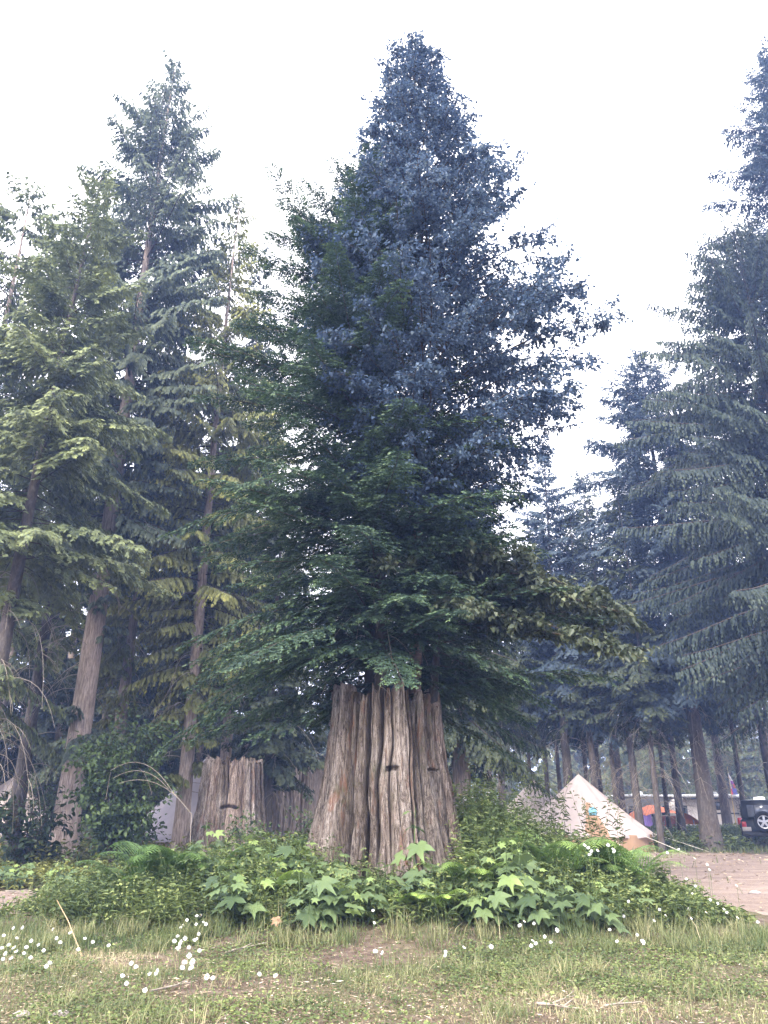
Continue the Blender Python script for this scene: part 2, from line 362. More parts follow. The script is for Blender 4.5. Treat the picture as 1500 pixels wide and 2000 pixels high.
# ------------------------------------------------------------------ stumps
def make_stump(name, label, x, y, h, rt, rb, na, nz, seed, material, jag=.1, notch=(), moss=False):
    r_ = np.random.default_rng(seed); z0 = float(gz(x, y)) - .12
    root = thing(name, label, 'tree stump', (x, y, z0))
    th = np.arange(na) / na * 2 * pi; nsl = int(34 * rt / .7)
    bnd = np.sort((np.arange(nsl) + r_.uniform(-.48, .48, nsl)) / nsl * 2 * pi)
    dep = r_.uniform(.04, .24, nsl) * rt / .7 * (r_.random(nsl) < .68); wid = r_.uniform(.012, .034, nsl)
    top = h * (1 + r_.uniform(-jag, jag * .6, nsl) * .6); bul = r_.uniform(.01, .05, nsl); off = r_.uniform(-.05, .05, nsl) * rt / .7
    tnt = r_.random(nsl)
    k = np.linspace(0, 1, nz)
    TH, K = np.meshgrid(th, k)
    ths = TH + .045 * (vn(np.cos(TH)*3 + 5, np.sin(TH)*3 + seed, K * 4) - .5) * 2 + .015 * (vn(TH*9, K*14, seed) - .5)
    def slab(t):
        t = t % (2*pi); i = np.searchsorted(bnd, t) - 1; i = i % nsl
        a = bnd[i]; b = bnd[(i + 1) % nsl]; span = (b - a) % (2*pi); q = ((t - a) % (2*pi)) / span
        return i, q, span
    i, q, span = slab(ths)
    da, db = q * span, (1 - q) * span; j = (i + 1) % nsl
    groove = dep[i] * np.exp(-(da / wid[i])**2) + dep[j] * np.exp(-(db / wid[j])**2)
    groove = groove * (.35 + 1.3 * vn(i * 3.7 + (q > .5) * 3.7, K * 3.5, seed + 1.0))
    but = .5 + .5 * np.sin(3 * TH + seed) * .5 + .5 * (vn(np.cos(TH)*1.6 + 9, np.sin(TH)*1.6 + 2) - .5)
    fl = (1 - K)**2.3
    rad = rt + (rb - rt) * (.25 * (1 - K) + .75 * fl * (0.7 + .6 * but)) + (bul[i] * np.sin(pi * q)**.6 + off[i]) - groove * (.45 + .55 * K)
    Zr = K * h
    cx, sx = np.cos(TH), np.sin(TH)
    rad -= .05 * np.clip(vn(TH * 14, Zr * 2.6, 12.0) - .78, 0, 1) / .22 * (rt / .7)
    rad -= .035 * np.exp(-((vn(TH * 13, Zr * .7, 21.0) - .5) / .035)**2) * (rt / .7)
    rad += .028 * (fbm(TH * 9, Zr * 1.6, 3.0) - .5) * 2 + .03 * np.abs(vn(TH * 22, Zr * .9, 8.0) - .5) + .018 * (vn(TH * 48, Zr * 3.2, 1.0) - .5) + .012 * (fbm(TH * 30, Zr * 14, 5.0) - .5)
    rag = vn(TH * 30, 0, seed) * .7 + vn(TH * 9, 2.0, seed) * .8; htop = top[i[-1]][None] + .11 * (rag[:1] - .75) * 2
    htop = np.repeat(htop, nz, 0)
    Z = K * h * (1 - K**6) + K**7 * htop + 0 * K
    for (a0, zc, wz, hz, dp) in notch:
        dth = np.abs((TH - a0 + pi) % (2*pi) - pi) * rt
        e = np.clip((wz - dth) / .02, 0, 1) * np.clip((hz - np.abs(Z - zc + .25 * (dth))) / .015, 0, 1); rad -= dp * e
    V = np.stack([rad * cx, rad * sx, Z], -1)
    rim = np.stack([(rad[-1] - .10) * cx[0], (rad[-1] - .10) * sx[0], Z[-1] - .03], -1)
    inn = np.stack([(rad[-1] - .16) * cx[0], (rad[-1] - .16) * sx[0], Z[-1] * .86 - .05], -1)
    cen_ = np.stack([.25 * cx[0], .25 * sx[0], h * .84 + 0 * cx[0]], -1)
    allV = np.concatenate([V, rim[None]], 0); r0 = np.arange(nz)[:, None] * na; c0 = np.arange(na)[None]
    Fq = np.stack([r0 + c0, r0 + (c0 + 1) % na, r0 + na + (c0 + 1) % na, r0 + na + c0], -1)
    tt = tnt[i]; tt = np.concatenate([tt[:nz - 1], tt[-1:]], 0) 
    mb = MB(); mb.add(allV.reshape(-1, 3), Fq.reshape(-1, 4), tt.reshape(-1)); mb.build('trunk_shell', material, root)
    hv = np.concatenate([rim[None], inn[None], cen_[None], (cen_ * [.02, .02, 1])[None]], 0).reshape(-1, 3)
    r0 = np.arange(3)[:, None] * na
    Fq = np.stack([r0 + c0, r0 + (c0 + 1) % na, r0 + na + (c0 + 1) % na, r0 + na + c0], -1).reshape(-1, 4)
    mb = MB(); mb.add(hv, Fq); mb.build('rotten_hollow', M['rot'], root)
    return root
SH = ZV(1350, 10.3)                               # top of the big stump
big_stump = make_stump('tree_stump', 'huge grey fluted old cedar stump with live trees growing from its top', STX, STY, SH - float(gz(STX, STY)) + .12, 70 / 100, 1.10,
    1000, 170, 4, M['stump'], .13, notch=((-pi/2 + .09, 1.42, .075, .035, .12), (-pi/2 + .85, 1.42, .10, .022, .09)))
make_stump('tree_stump', 'pale weathered stump left of and behind the huge stump, beside a leaning cedar', XU(448, 20.5, 1), 20.5, ZV(1487, 20.5) + .1, .70, 1.12, 520, 90, 11, M['stump_pale'], .08,
    notch=((-pi/2 + .12, 1.55, .2, .04, .15),))
make_stump('tree_stump', 'reddish brown low stump half hidden behind the big stump with a thin conifer on it', XU(575, 27, 1), 27, ZV(1506, 27) + .1, .85, .95, 300, 50, 21, M['bark_cedar'], .03)

# ------------------------------------------------------------------ conifers
ST = dict(
 hem=dict(dens=36, wid=.38, wmax=.58, s0=.10, ang=58, tsp=.030, tl=.078, tw=.024, bdrop=.22, hang=0.0, e=(-.02, .75), droop=(.30, .05), up=.10, rnd=.16),
 spr=dict(dens=17, wid=.26, wmax=.75, s0=.16, ang=60, tsp=.06, tl=.17, tw=.06, bdrop=.45, hang=.25, e=(-.12, .7), droop=(.28, .1), up=.2, rnd=.25),
 ced=dict(dens=16, wid=.26, wmax=.62, s0=.18, ang=62, tsp=.06, tl=.20, tw=.062, bdrop=.8, hang=.95, e=(-.1, .8), droop=(.55, .25), up=.40, rnd=.25),
 cur=dict(dens=15, wid=.24, wmax=.75, s0=.2, ang=66, tsp=.065, tl=.20, tw=.058, bdrop=1.25, hang=1.1, e=(-.05, .8), droop=(.75, .3), up=.55, rnd=.35),
 fir=dict(dens=15, wid=.30, wmax=.95, s0=.12, ang=62, tsp=.075, tl=.21, tw=.072, bdrop=.55, hang=.35, e=(-.15, .6), droop=(.30, .1), up=.12, rnd=.22),
 bgc=dict(dens=6, wid=.30, wmax=1.1, s0=.15, ang=60, tsp=.15, tl=.34, tw=.11, bdrop=.6, hang=.4, e=(-.15, .6), droop=(.3, .1), up=.12, rnd=.3))

def limb(mb, wood, B, az, L, e0, dr, st, rg, wood_r=.018, dens=1.0):
    n = max(5, int(L * st['dens'] * dens)); s = np.linspace(st['s0'], 1, n) + rg.uniform(-.5, .5, n) / n * .8
    s = np.clip(s, 0.02, 1)
    wob = rg.uniform(-.25, .25)
    def P(s):
        s = np.asarray(s); a = az + wob * s
        z = L * (e0 * s - dr * s**2 + st['up'] * dr * s**3)
        return B + np.stack([np.sin(a) * L * s, np.cos(a) * L * s, z], -1)
    P0 = P(s); T = nrm(P(s + .02) - P(s - .02))
    S = nrm(np.cross(T, [0, 0, 1.0])); U = np.cross(S, T)
    if wood is not None: tube(wood, P(np.linspace(0, .97, 7)), np.linspace(wood_r, wood_r * .25, 7), 3 if wood_r < .02 else 4)
    side = np.where(np.arange(n) % 2 == 0, 1., -1.)
    env = np.minimum(1, (s - st['s0']) * 5 + .25) * (1.06 - s)**.65
    bl = np.minimum(L * st['wid'], st['wmax']) * env * rg.uniform(.6, 1.2, n) + st['tl'] * .5
    a = np.radians(st['ang']) * rg.uniform(.75, 1.15, n)
    D = nrm(T * np.cos(a)[:, None] + S * (side * np.sin(a))[:, None] + U * rg.normal(0, st['rnd'], n)[:, None])
    m = max(2, int(np.ceil(bl.max() / st['tsp'])))
    t = (np.arange(m) + .5)[None] * st['tsp'] / bl[:, None]          # fraction along the branchlet
    ok = t < 1.0
    hang = np.array([0, 0, -1.0])
    pos = P0[:, None] + D[:, None] * (bl[:, None] * t)[..., None] + hang * (st['bdrop'] * bl[:, None] * t**2)[..., None]
    Db = nrm(D[:, None] + hang * (2 * st['bdrop'] * t)[..., None])
    Sb = nrm(np.cross(Db, U[:, None]))
    for sg in (1., -1.):
        aa = np.radians(46) * (1 + rg.uniform(-.25, .25, t.shape))
        Dt = nrm(Db * np.cos(aa)[..., None] + sg * Sb * np.sin(aa)[..., None] * (1 - .5 * st['hang']) + rg.normal(0, st['rnd'] * .8, t.shape + (3,)) + hang * st['hang'] * 1.2)
        Nn = nrm(np.cross(Dt, Sb) * sg + rg.normal(0, .35, t.shape + (3,)))
        Lt = st['tl'] * (1 - .45 * t) * rg.uniform(.7, 1.25, t.shape); Wt = st['tw'] * rg.uniform(.75, 1.2, t.shape)
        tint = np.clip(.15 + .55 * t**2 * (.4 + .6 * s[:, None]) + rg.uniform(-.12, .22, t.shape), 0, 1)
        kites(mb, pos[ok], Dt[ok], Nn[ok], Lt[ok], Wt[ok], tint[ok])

def deadlimbs(wood, path, r, h0, h1, n, rg, Lr=(.8, 2.2), side=None):
    for _ in range(n):
        h = rg.uniform(h0, h1); B = path(h); az = rg.uniform(0, 2*pi) if side is None else rg.normal(side, .7)
        L = rg.uniform(*Lr); e = rg.uniform(.0, .5); d = rg.uniform(.5, 1.3)
        s = np.linspace(0, 1, 8); wv = rg.uniform(-.5, .5)
        Pp = B + np.stack([np.sin(az + wv*s) * L * s * (1 - .25 * s), np.cos(az + wv*s) * L * s * (1 - .25*s), L * (e * s - d * s**2.2)], -1)
        tube(wood, Pp, np.linspace(r, r * .35, 8), 3)
        for q in range(rg.integers(1, 5)):
            k = rg.integers(2, 7); az2 = az + rg.uniform(-1.4, 1.4); L2 = L * rg.uniform(.15, .4)
            s2 = np.linspace(0, 1, 4)
            tube(wood, Pp[k] + np.stack([np.sin(az2)*L2*s2, np.cos(az2)*L2*s2, -L2*(.3*s2 + .6*s2**2)], -1), np.linspace(r*.55, r*.25, 4), 3)

NMUL = 1.55
def conifer(name, label, loc, height, r0, c0, prof, style, leafm, barkm, n, seed, lean=(0, 0), asym=None, dead=None,
            dens=1.0, group=None, flare=.5, wobble=.15, skip=None, sides=14, deadside=None, bough=1.0, cat='tree', nm=None, tufts=None):
    rg = np.random.default_rng(seed); st = ST[style] if isinstance(style, str) else style
    root = thing(name, label, cat, loc, group=group)
    wz = rg.uniform(0, 6.28)
    def path(h):
        t = np.asarray(h) / height
        return np.stack([lean[0]*t + wobble*np.sin(3*t + wz) * t, lean[1]*t + wobble*np.cos(2.3*t + wz) * t, np.asarray(h, float) + 0*t], -1)
    hs = np.concatenate([[-.3, 0, .25, .6], np.linspace(1.2, height, 26)])
    t = np.clip(hs / height, 0, 1)
    rr = r0 * (1 - t)**1.15 + .012 + r0 * flare * np.exp(-np.maximum(hs, 0) / (r0 * 2.0))
    tb = MB(); tube(tb, path(hs), rr, sides, flute=.10 if r0 > .12 else .04, seed=seed); tb.build('trunk', barkm, root, smooth=True)
    cr = MB(); wd = MB(); n = int(n * (nm or NMUL))
    for i in range(n):
        u = (i + rg.uniform(-.4, .4)) / n; u = min(max(u, 0), .995)
        hn = 1 - (1 - u)**.85 if False else u
        h = height * (c0 + (1 - c0) * hn); az = i * 2.39996 + rg.uniform(-.9, .9)
        if skip and skip(h, az, rg): continue
        L = prof(h / height) * rg.uniform(.60, 1.14)
        if rg.random() < .10: L *= 1.2
        if asym: L *= asym(az, h)
        L = max(L, .18)
        e0 = st['e'][0] + (st['e'][1] - st['e'][0]) * hn**1.3 + rg.normal(0, .14)
        dr = st['droop'][0] + (st['droop'][1] - st['droop'][0]) * hn + rg.normal(0, .04)
        limb(cr, wd, path(h), az, L * bough, e0, max(dr, .02), st, rg, max(.006, .012 * (L / 2)**.8 * (1.6 if r0 > .2 else 1)), dens)
    for _ in range(tufts[2] if tufts else 0):
        h = rg.uniform(tufts[0], tufts[1]); az = rg.uniform(0, 6.28)
        for q in range(3): limb(cr, wd, path(h + rg.uniform(-.25, .25)), az + rg.uniform(-.7, .7), rg.uniform(.45, 1.25), rg.uniform(-.1, .4), rg.uniform(.2, .6), st, rg, .008, 1.3)
    # leader
    for q in range(5):
        limb(cr, None, path(height - .12 * q * (height / 12)), rg.uniform(0, 6.28), .10 * height / 8 + .1 * q, 1.3 - .15*q, .1, st, rg, dens=dens)
    cr.build('crown', leafm, root); wd.build('boughs', M['darkwood'], root)
    if dead:
        dm = MB(); deadlimbs(dm, path, dead[3] if len(dead) > 3 else .012, dead[0], dead[1], dead[2], rg, side=deadside, Lr=dead[4] if len(dead) > 4 else (.8, 2.2)); dm.build('dead_branches', M['deadwood'], root)
    return root
def P_(*pts):
    xs, ys = zip(*pts); return lambda t: float(np.interp(t, xs, ys))

# --- trees growing from the top of the big stump
sb = SH - .45                                     # root height inside the hollow
hA = ZV(318, 10.9) - sb
fr = lambda v, D: (ZV(v, D) - sb) / hA
def openf(h, az, rg):                              # the rim of the stump stays open towards the front
    return (h < 1.05 and cos(az) < -.1 and abs(sin(az)) < .93) or (h < .6 and cos(az) < .2 and abs(sin(az)) < .8)
def envA(az, h):                                  # wider to the left than to the right, as the tree stands
    return 1.0 + .10 * (-sin(az)) + .0 * h
prA = P_((0.0, 2.1), (fr(1300, 10.9), 2.45), (fr(1150, 10.9), 2.75), (fr(1000, 10.9), 2.7), (fr(850, 10.9), 2.45), (fr(700, 10.9), 2.35), (fr(550, 10.9), 1.8), (fr(450, 10.9), 1.2), (.96, .35), (1, .12))
conifer('hemlock_tree', 'dark green hemlock with the widest lower boughs growing on top of the huge stump', (XU(742, 10.9, 3), 11.15, sb), hA, .155, .045, prA, 'hem', M['hemlock'], M['bark_dark'], 190, 31,
        lean=(XU(672, 10.9, 9) - XU(742, 10.9, 3), .0), asym=envA, dead=(.3, 4.5, 26, .006, (.5, 1.5)), flare=.9, wobble=.05, bough=.97, nm=1.3, skip=openf)
hB = ZV(730, 10.6) - sb
conifer('hemlock_tree', 'shorter dark hemlock with pointed tip before the birch trunk, on the huge stump', (XU(738, 10.6, 3) + .06, 10.62, sb), hB, .10, .07, P_((0, 1.7), (.25, 1.9), (.6, 1.15), (.9, .4), (1, .12)), 'hem', M['hemlock'], M['bark_dark'], 90, 37,
        lean=(-.02, -.1), asym=lambda az, h: 1 + .12 * sin(az), dead=(.3, 2.5, 10, .006, (.4, 1.2)), wobble=.04, nm=1.2, skip=openf)
hC = ZV(1030, 10.7) - sb
conifer('hemlock_tree', 'low bushy hemlock hanging over the right rim of the huge stump', (XU(840, 10.7, 3), 10.8, sb), hC, .06, .16, P_((0, 1.7), (.4, 2.0), (.8, 1.1), (1, .15)), 'hem', M['hemlock'], M['bark_dark'], 60, 41,
        lean=(.25, -.1), asym=lambda az, h: .75 + .45 * max(0, sin(az)), wobble=.04, skip=openf)

# --- the broadleaf (birch) tree on the stump
def birch(low=False):
    rg = np.random.default_rng(52 if low else 51); D = 10.75 if low else 10.95
    root = thing('birch_tree', 'tall broadleaf birch with pinkish trunk rising above the hemlocks on the huge stump', 'tree', (XU(806, D, 3), D, sb)) if not low else thing('broadleaf_sapling', 'low olive leaved sapling stretching long limbs to the right from the huge stump', 'tree', (XU(812, D, 3), D, sb))
    topz = ZV(92, D) - sb
    uL = [(92, 790, 820), (110, 755, 850), (150, 740, 870), (200, 730, 890), (250, 712, 928), (300, 690, 965), (380, 660, 995), (430, 632, 1060), (500, 590, 1105), (560, 580, 1130), (620, 600, 1165), (700, 590, 1195), (780, 600, 1178), (850, 620, 1125), (930, 640, 1080), (1000, 690, 1040)]
    vs = [a[0] for a in uL]
    hs_ = np.array([ZV(v, D) - sb for v in vs]); o = np.argsort(hs_)
    def tr(h): 
        t = h / topz; return np.stack([(XU(828, D, 7) - XU(806, D, 3)) * np.sin(np.clip(t, 0, 1) * 2.4) * 1.0 + .0 * t, .10 * np.sin(4 * t), h], -1)
    rL = np.array([(806 - a[1]) / PPM(D, ZV(a[0], D)) for a in uL]); rR = np.array([(a[2] - 816) / PPM(D, ZV(a[0], D)) for a in uL])
    def rad(h, az):
        k = sin(az); l = np.interp(h, hs_[o], rL[o]); r = np.interp(h, hs_[o], rR[o])
        return (l if k < 0 else r) * abs(k)**1.5 + (l + r) / 2 * (1 - abs(k)**1.5)
    hh = np.linspace(0, 2.6 if low else topz - .2, 30); tb = MB()
    tube(tb, tr(hh), (.5 if low else 1) * .085 * (1 - hh / topz)**.8 + .008, 10, flute=.05, seed=2); tb.build('trunk', M['bark_birch'], root, smooth=True)
    lf = MB(); wd = MB()
    LB, LD, LS = [], [], []
    nb = 340
    extra = [(ZV(1190, 10.3) - sb, az, L) for az, L in ((1.95, 2.9), (1.75, 2.4), (2.3, 2.2), (2.6, 1.7), (2.9, 1.3), (1.6, 2.5), (2.05, 2.8), (1.5, 2.7), (1.8, 3.0), (2.15, 2.5), (-2.8, 1.2), (1.7, 1.9), (2.4, 1.5), (2.0, 1.6))]
    jobs = []
    for i in range(0 if low else nb):
        h = topz * (.22 + .77 * ((i + rg.uniform(-.4, .4)) / nb)); az = i * 2.39996 + rg.uniform(-.4, .4)
        jobs.append((h, az, None))
    for i, e in enumerate(extra if low else []): jobs.append((e[0] - .25 + .09*i, e[1], e[2]))
    for (h, az, Lf) in jobs:
        t = h / topz; up = .55 + .9 * t**3
        if Lf: L, up = Lf, .12
        else: L = max(.2, rad(min(h + .35 * rad(h, az) * up, topz), az)) * rg.uniform(.80, 1.06)
        hb = h - (0 if Lf else .28 * L * up)
        s = np.linspace(0, 1, 9); wv = rg.uniform(-.3, .3)
        Pb = tr(np.array(hb)) + np.stack([np.sin(az + wv*s)*L*s, np.cos(az + wv*s)*L*s, L*(up*s - .30*s**2)], -1)
        tube(wd, Pb, np.linspace(.012 * max(L, .5)**.7, .004, 9), 4)
        nsub = max(4, int(L * 11))
        for q in range(nsub):
            u = rg.uniform(.22 if L > 1 else .1, 1.0); k = u * 8; k0 = min(int(k), 7); B = Pb[k0] + (Pb[k0 + 1] - Pb[k0]) * (k - k0)
            T = nrm(Pb[k0 + 1] - Pb[k0]); sd = 1 if q % 2 else -1
            a2 = az + sd * rg.uniform(.4, 1.2); l2 = rg.uniform(.18, .55) * (1.15 - .6*u) * min(1, .5 + L / 2)
            d = nrm(np.array([sin(a2), cos(a2), rg.uniform(-.25, .45)]))
            ts = np.linspace(0, 1, 5)
            Ps = B + d * (l2 * ts)[:, None] + np.array([0, 0, -.25 * l2]) * (ts**2)[:, None]
            tube(wd, Ps, np.linspace(.005, .002, 5), 3)
            nl = int(l2 * 66) + 6
            tt = rg.uniform(.1, 1.05, nl); LB.append(B + d * (l2 * tt)[:, None] + np.array([0, 0, -.25 * l2]) * (tt**2)[:, None] + rg.normal(0, .035, (nl, 3)))
            ld = nrm(d[None] * .6 + rg.normal(0, .55, (nl, 3)) + [0, 0, -.35]); LD.append(ld); LS.append(np.full(nl, 1.15 if Lf else 1.0))
        nt_ = 4; LB.append(Pb[-1] + rg.normal(0, .05, (nt_, 3))); LD.append(nrm(rg.normal(0, .6, (nt_, 3)) + [0, 0, -.2])); LS.append(np.ones(nt_))
    LB, LD, LS = np.concatenate(LB), np.concatenate(LD), np.concatenate(LS)
    n = len(LB); L = rg.uniform(.042, .078, n) * LS * (1.25 if low else 1)
    leaves(lf, LB, LD, rg.normal(0, .55, (n, 3)) + [0, 0, 1.0], L, L * rg.uniform(.55, .75, n), rg.beta(2, 2.6, n), droop=.3)
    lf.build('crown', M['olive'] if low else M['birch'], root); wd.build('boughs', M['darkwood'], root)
birch(); birch(True)

# --- big conifers on the left
def tree_at(u, Y, vtop, **k):
    x = XU(u, Y, 1.0); z = float(gz(x, Y)); return (x, Y, z), ZV(vtop, Y) - z
def std(Rm, c0, top=.25, bulge=.15):
    return P_((0, Rm * .8), (c0, Rm * .85), (c0 + bulge, Rm), (.6, Rm * .72), (.85, Rm * .36), (.96, Rm * .12 + .1), (1, .15))
l, h = tree_at(128, 22, 118)
conifer('cedar_tree', 'tallest left cedar with thick pinkish trunk leaning right beside the leafy shrub', l, h, .33, .30, P_((0, 2.5), (.3, 2.8), (.5, 3.5), (.7, 3.1), (.85, 1.75), (.94, .75), (.98, .3), (1, .12)), 'ced', M['greycedar'], M['bark_cedar'], 210, 61, lean=(.2, 0), dead=(4, 10, 30, .012, (1, 2.6)), flare=.6, sides=24, nm=1.5, tufts=(2.6, 9, 15))
l, h = tree_at(-60, 16.5, 335)
conifer('spruce_tree', 'grey green spruce at the left with slender bare lower trunk and drooping needle boughs', l, h, .19, .36, P_((0, 2.4), (.36, 3.0), (.5, 3.0), (.65, 2.4), (.85, 1.1), (1, .2)), 'spr', M['spruce'], M['bark_fir'], 135, 62, lean=(.2, 0), dead=(2, 6.5, 40, .010, (.8, 2.2)), nm=1.2, tufts=(2.5, 6, 8))
l, h = tree_at(355, 22.5, 390)
conifer('cedar_tree', 'yellow green cedar with pale trunk beside the smaller pale stump', l, h, .21, .19, P_((0, 1.3), (.19, 1.5), (.35, 2.6), (.55, 2.6), (.75, 1.7), (.93, .6), (1, .15)), 'ced', M['cedar'], M['bark_cedar'], 165, 63, dead=(1.5, 7.5, 34, .011, (.8, 2.4)), sides=18, nm=1.3, tufts=(2.0, 5, 9))
l, h = tree_at(-215, 19, 375)
conifer('cedar_tree', 'cedar with arching top boughs at the far left edge of the picture', l, h, .26, .2, P_((0, 3.3), (.2, 3.5), (.5, 3.3), (.8, 2.3), (.93, 1.5), (1, .3)), 'ced', M['spruce'], M['bark_cedar'], 140, 64, dead=(2, 8, 20), nm=1.0)
l, h = tree_at(430, 26, 500)
conifer('hemlock_tree', 'dusky hemlock between the yellow green cedar and the trees on the stump', l, h, .20, .26, std(2.6, .26), 'fir', M['darkfir'], M['bark_cedar'], 110, 65, dead=(1.5, 5, 18, .01))
l, h = tree_at(210, 24.5, 420)
conifer('cedar_tree', 'second cedar trunk standing just behind the tallest left cedar', l, h, .20, .26, std(3.0, .26), 'ced', M['cedar'], M['bark_cedar'], 130, 66, dead=(3, 8, 24, .012), nm=.8, tufts=(2, 8, 12))
l, h = tree_at(28, 24, 520)
conifer('spruce_tree', 'spruce with dark trunk behind the left edge shrubs', l, h, .22, .30, std(3.0, .3), 'spr', M['spruce'], M['bark_fir'], 110, 67, dead=(1.5, 6, 30), nm=.9)
l, h = tree_at(474, 31, 760)
conifer('cedar_tree', 'slim cedar trunk seen right above the pale stump', l, h, .20, .33, std(2.4, .33), 'ced', M['cedar'], M['bark_cedar'], 90, 68)
l, h = tree_at(521, 23.5, 960)
conifer('fir_tree', 'dark slender fir standing between the pale stump and the reddish stump', l, h, .17, .22, std(1.9, .22), 'fir', M['darkfir'], M['bark_fir'], 90, 69, dead=(1.5, 4, 14, .01))
l, h = tree_at(566, 27, 1180); l = (l[0], 27, ZV(1506, 27) - .4); h = ZV(1180, 27) - l[2]
conifer('fir_tree', 'young fir growing on top of the reddish brown stump', l, h, .07, .05, std(1.3, .05), 'fir', M['darkfir'], M['bark_fir'], 60, 70, dens=1.1)
l, h = tree_at(904, 25, 905)
conifer('cedar_tree', 'pinkish barked cedar just right of the huge stump', l, h, .33, .24, std(2.8, .24), 'ced', M['darkfir'], M['bark_cedar'], 130, 71, sides=20, dead=(2, 5, 16, .01))
# --- big conifers on the right
l, h = tree_at(1384, 32, 690)
conifer('fir_tree', 'tall right fir with grey trunk at the edge of the dirt clearing beside the campers', l, h, .33, .26, P_((0, 2.4), (.26, 2.8), (.45, 3.9), (.7, 3.3), (.9, 1.6), (1, .2)), 'fir', M['veil_fir'], M['bark_fir'], 160, 81, dead=(2, 8, 40, .014), sides=18)
l, h = tree_at(1675, 24, 455)
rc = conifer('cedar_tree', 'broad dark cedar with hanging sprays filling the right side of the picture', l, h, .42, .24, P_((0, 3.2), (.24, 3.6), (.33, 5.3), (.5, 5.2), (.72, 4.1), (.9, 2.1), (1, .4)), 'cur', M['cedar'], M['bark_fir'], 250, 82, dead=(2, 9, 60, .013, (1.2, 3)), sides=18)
rc.children[1].data.materials[0] = leafmat('shaded_cedar_scales', (.018, .03, .028), (.044, .062, .05), (.105, .125, .07), .4, .3)  # darker copy of the cedar leaves, shade put into the colour
l, h = tree_at(1905, 24, 105)
conifer('hemlock_tree', 'towering hemlock with long drooping tips at the upper right edge of the picture', l, h, .45, .2, P_((0, 3.6), (.2, 4.0), (.5, 4.4), (.75, 3.6), (.9, 2.0), (1, .3)), 'fir', M['veil_fir'], M['bark_fir'], 210, 83)
l, h = tree_at(1118, 35, 868)
conifer('fir_tree', 'pointed fir standing alone between the birch and the right hand trees', l, h, .22, .30, P_((0, 2.0), (.3, 2.6), (.5, 2.7), (.75, 1.6), (.93, .6), (1, .15)), 'fir', M['veil_fir'], M['bark_fir'], 120, 84, dead=(2, 6, 30))
# slim trunks in the grove on the right: one of each kind, then copies
TR = [(1152, 36, 1040, .10, 'slim dark fir trunk directly behind the apex of the large bell tent', 91),
      (1170, 34, 1000, .17, 'pale brown fir trunk rising right behind the shoulder of the large bell tent', 92),
      (1208, 34, 985, .11, 'dark thin fir above the right slope of the large bell tent', 93)]
protos = []
for (u, Y, vt, r, lab, sd) in TR:
    l, h = tree_at(u, Y, vt)
    protos.append((conifer('fir_tree', lab, l, h, r, .34, std(2.0, .34), 'fir', M['darkfir'], M['bark_fir'], 85, sd, dead=(1.2, 6.5, 46, .011, (.6, 1.8)), dens=.8, flare=.3), h))
l, h = tree_at(290, 33, 760)
lowp = (conifer('fir_tree', 'dark fir behind the leafy shrub with boughs down to the ground', l, h, .2, .07, P_((0, 2.2), (.1, 2.6), (.35, 2.7), (.6, 2.0), (.85, 1.0), (1, .15)), 'fir', M['darkfir'], M['bark_cedar'], 110, 94, dead=(1, 4, 20, .011)), h)
CPY = [(1100, 37, 1060, 'fir with bare lower twigs between the two bell tent peaks'),
       (1250, 33, 1000, 'crooked fir trunk left of the orange awning beside the purple towel'),
       (1287, 31.5, 960, 'stout fir trunk in front of the left end of the orange awning'),
       (1306, 38, 1080, 'thin fir trunk in front of the brown awning wall'),
       (1330, 37, 1050, 'thin fir trunk by the right end of the orange awning'),
       (1457, 38, 1000, 'slim fir beside the tall feather flag'),
       (1040, 40, 1090, 'dark fir behind the smaller bell tent'),
       (985, 34, 1050, 'dark fir above the tall weeds right of the pink cedar'),
       (960, 44, 1120, 'slender fir in the grove behind the pink cedar'),
       (1075, 46, 1010, 'distant fir in the grove left of the pointed fir'),
       (1215, 46, 930, 'distant fir right of the pointed fir'),
       (1180, 41, 1010, 'grove fir half hidden behind the pale brown trunk'),
       (640, 40, 1050, 'fir just behind the left side of the huge stump'),
       (350, 38, 820, 'dark fir behind the yellow green cedar'),
       (180, 30, 900, 'low dark fir in the shade between the two left cedar trunks'),
       (380, 31, 980, 'low dark fir seen through the yellow green cedar'),
       (10, 37, 1000, 'low dark fir behind the left edge tent'),
       (700, 48, 1180, 'low far fir straight behind the huge stump'),
       (245, 42, 700, 'far fir between the leafy shrub and the tallest cedar'),
       (90, 36, 760, 'dark fir behind the tallest left cedar'),
       (-40, 30, 700, 'dark fir beyond the left edge spruce'),
       (-160, 36, 640, 'fir deep in the wood beyond the left edge'),
       (420, 44, 830, 'far fir above the pale stump'),
       (1520, 36, 760, 'dark fir above the black off-roader'),
       (1610, 42, 800, 'fir in the wood past the right edge'),
       (1420, 46, 960, 'distant fir above the cream camper trailer')]
for i, (u, Y, vt, lab) in enumerate(CPY):
    p, ph = lowp if u < 720 else protos[i % 3]; l, h = tree_at(u, Y, vt); k = h / ph
    dup(p, l, rng.uniform(0, 6.28), (k * (1.25 if u < 450 or u > 1500 else 1.05), k * 1.1, k), lab)
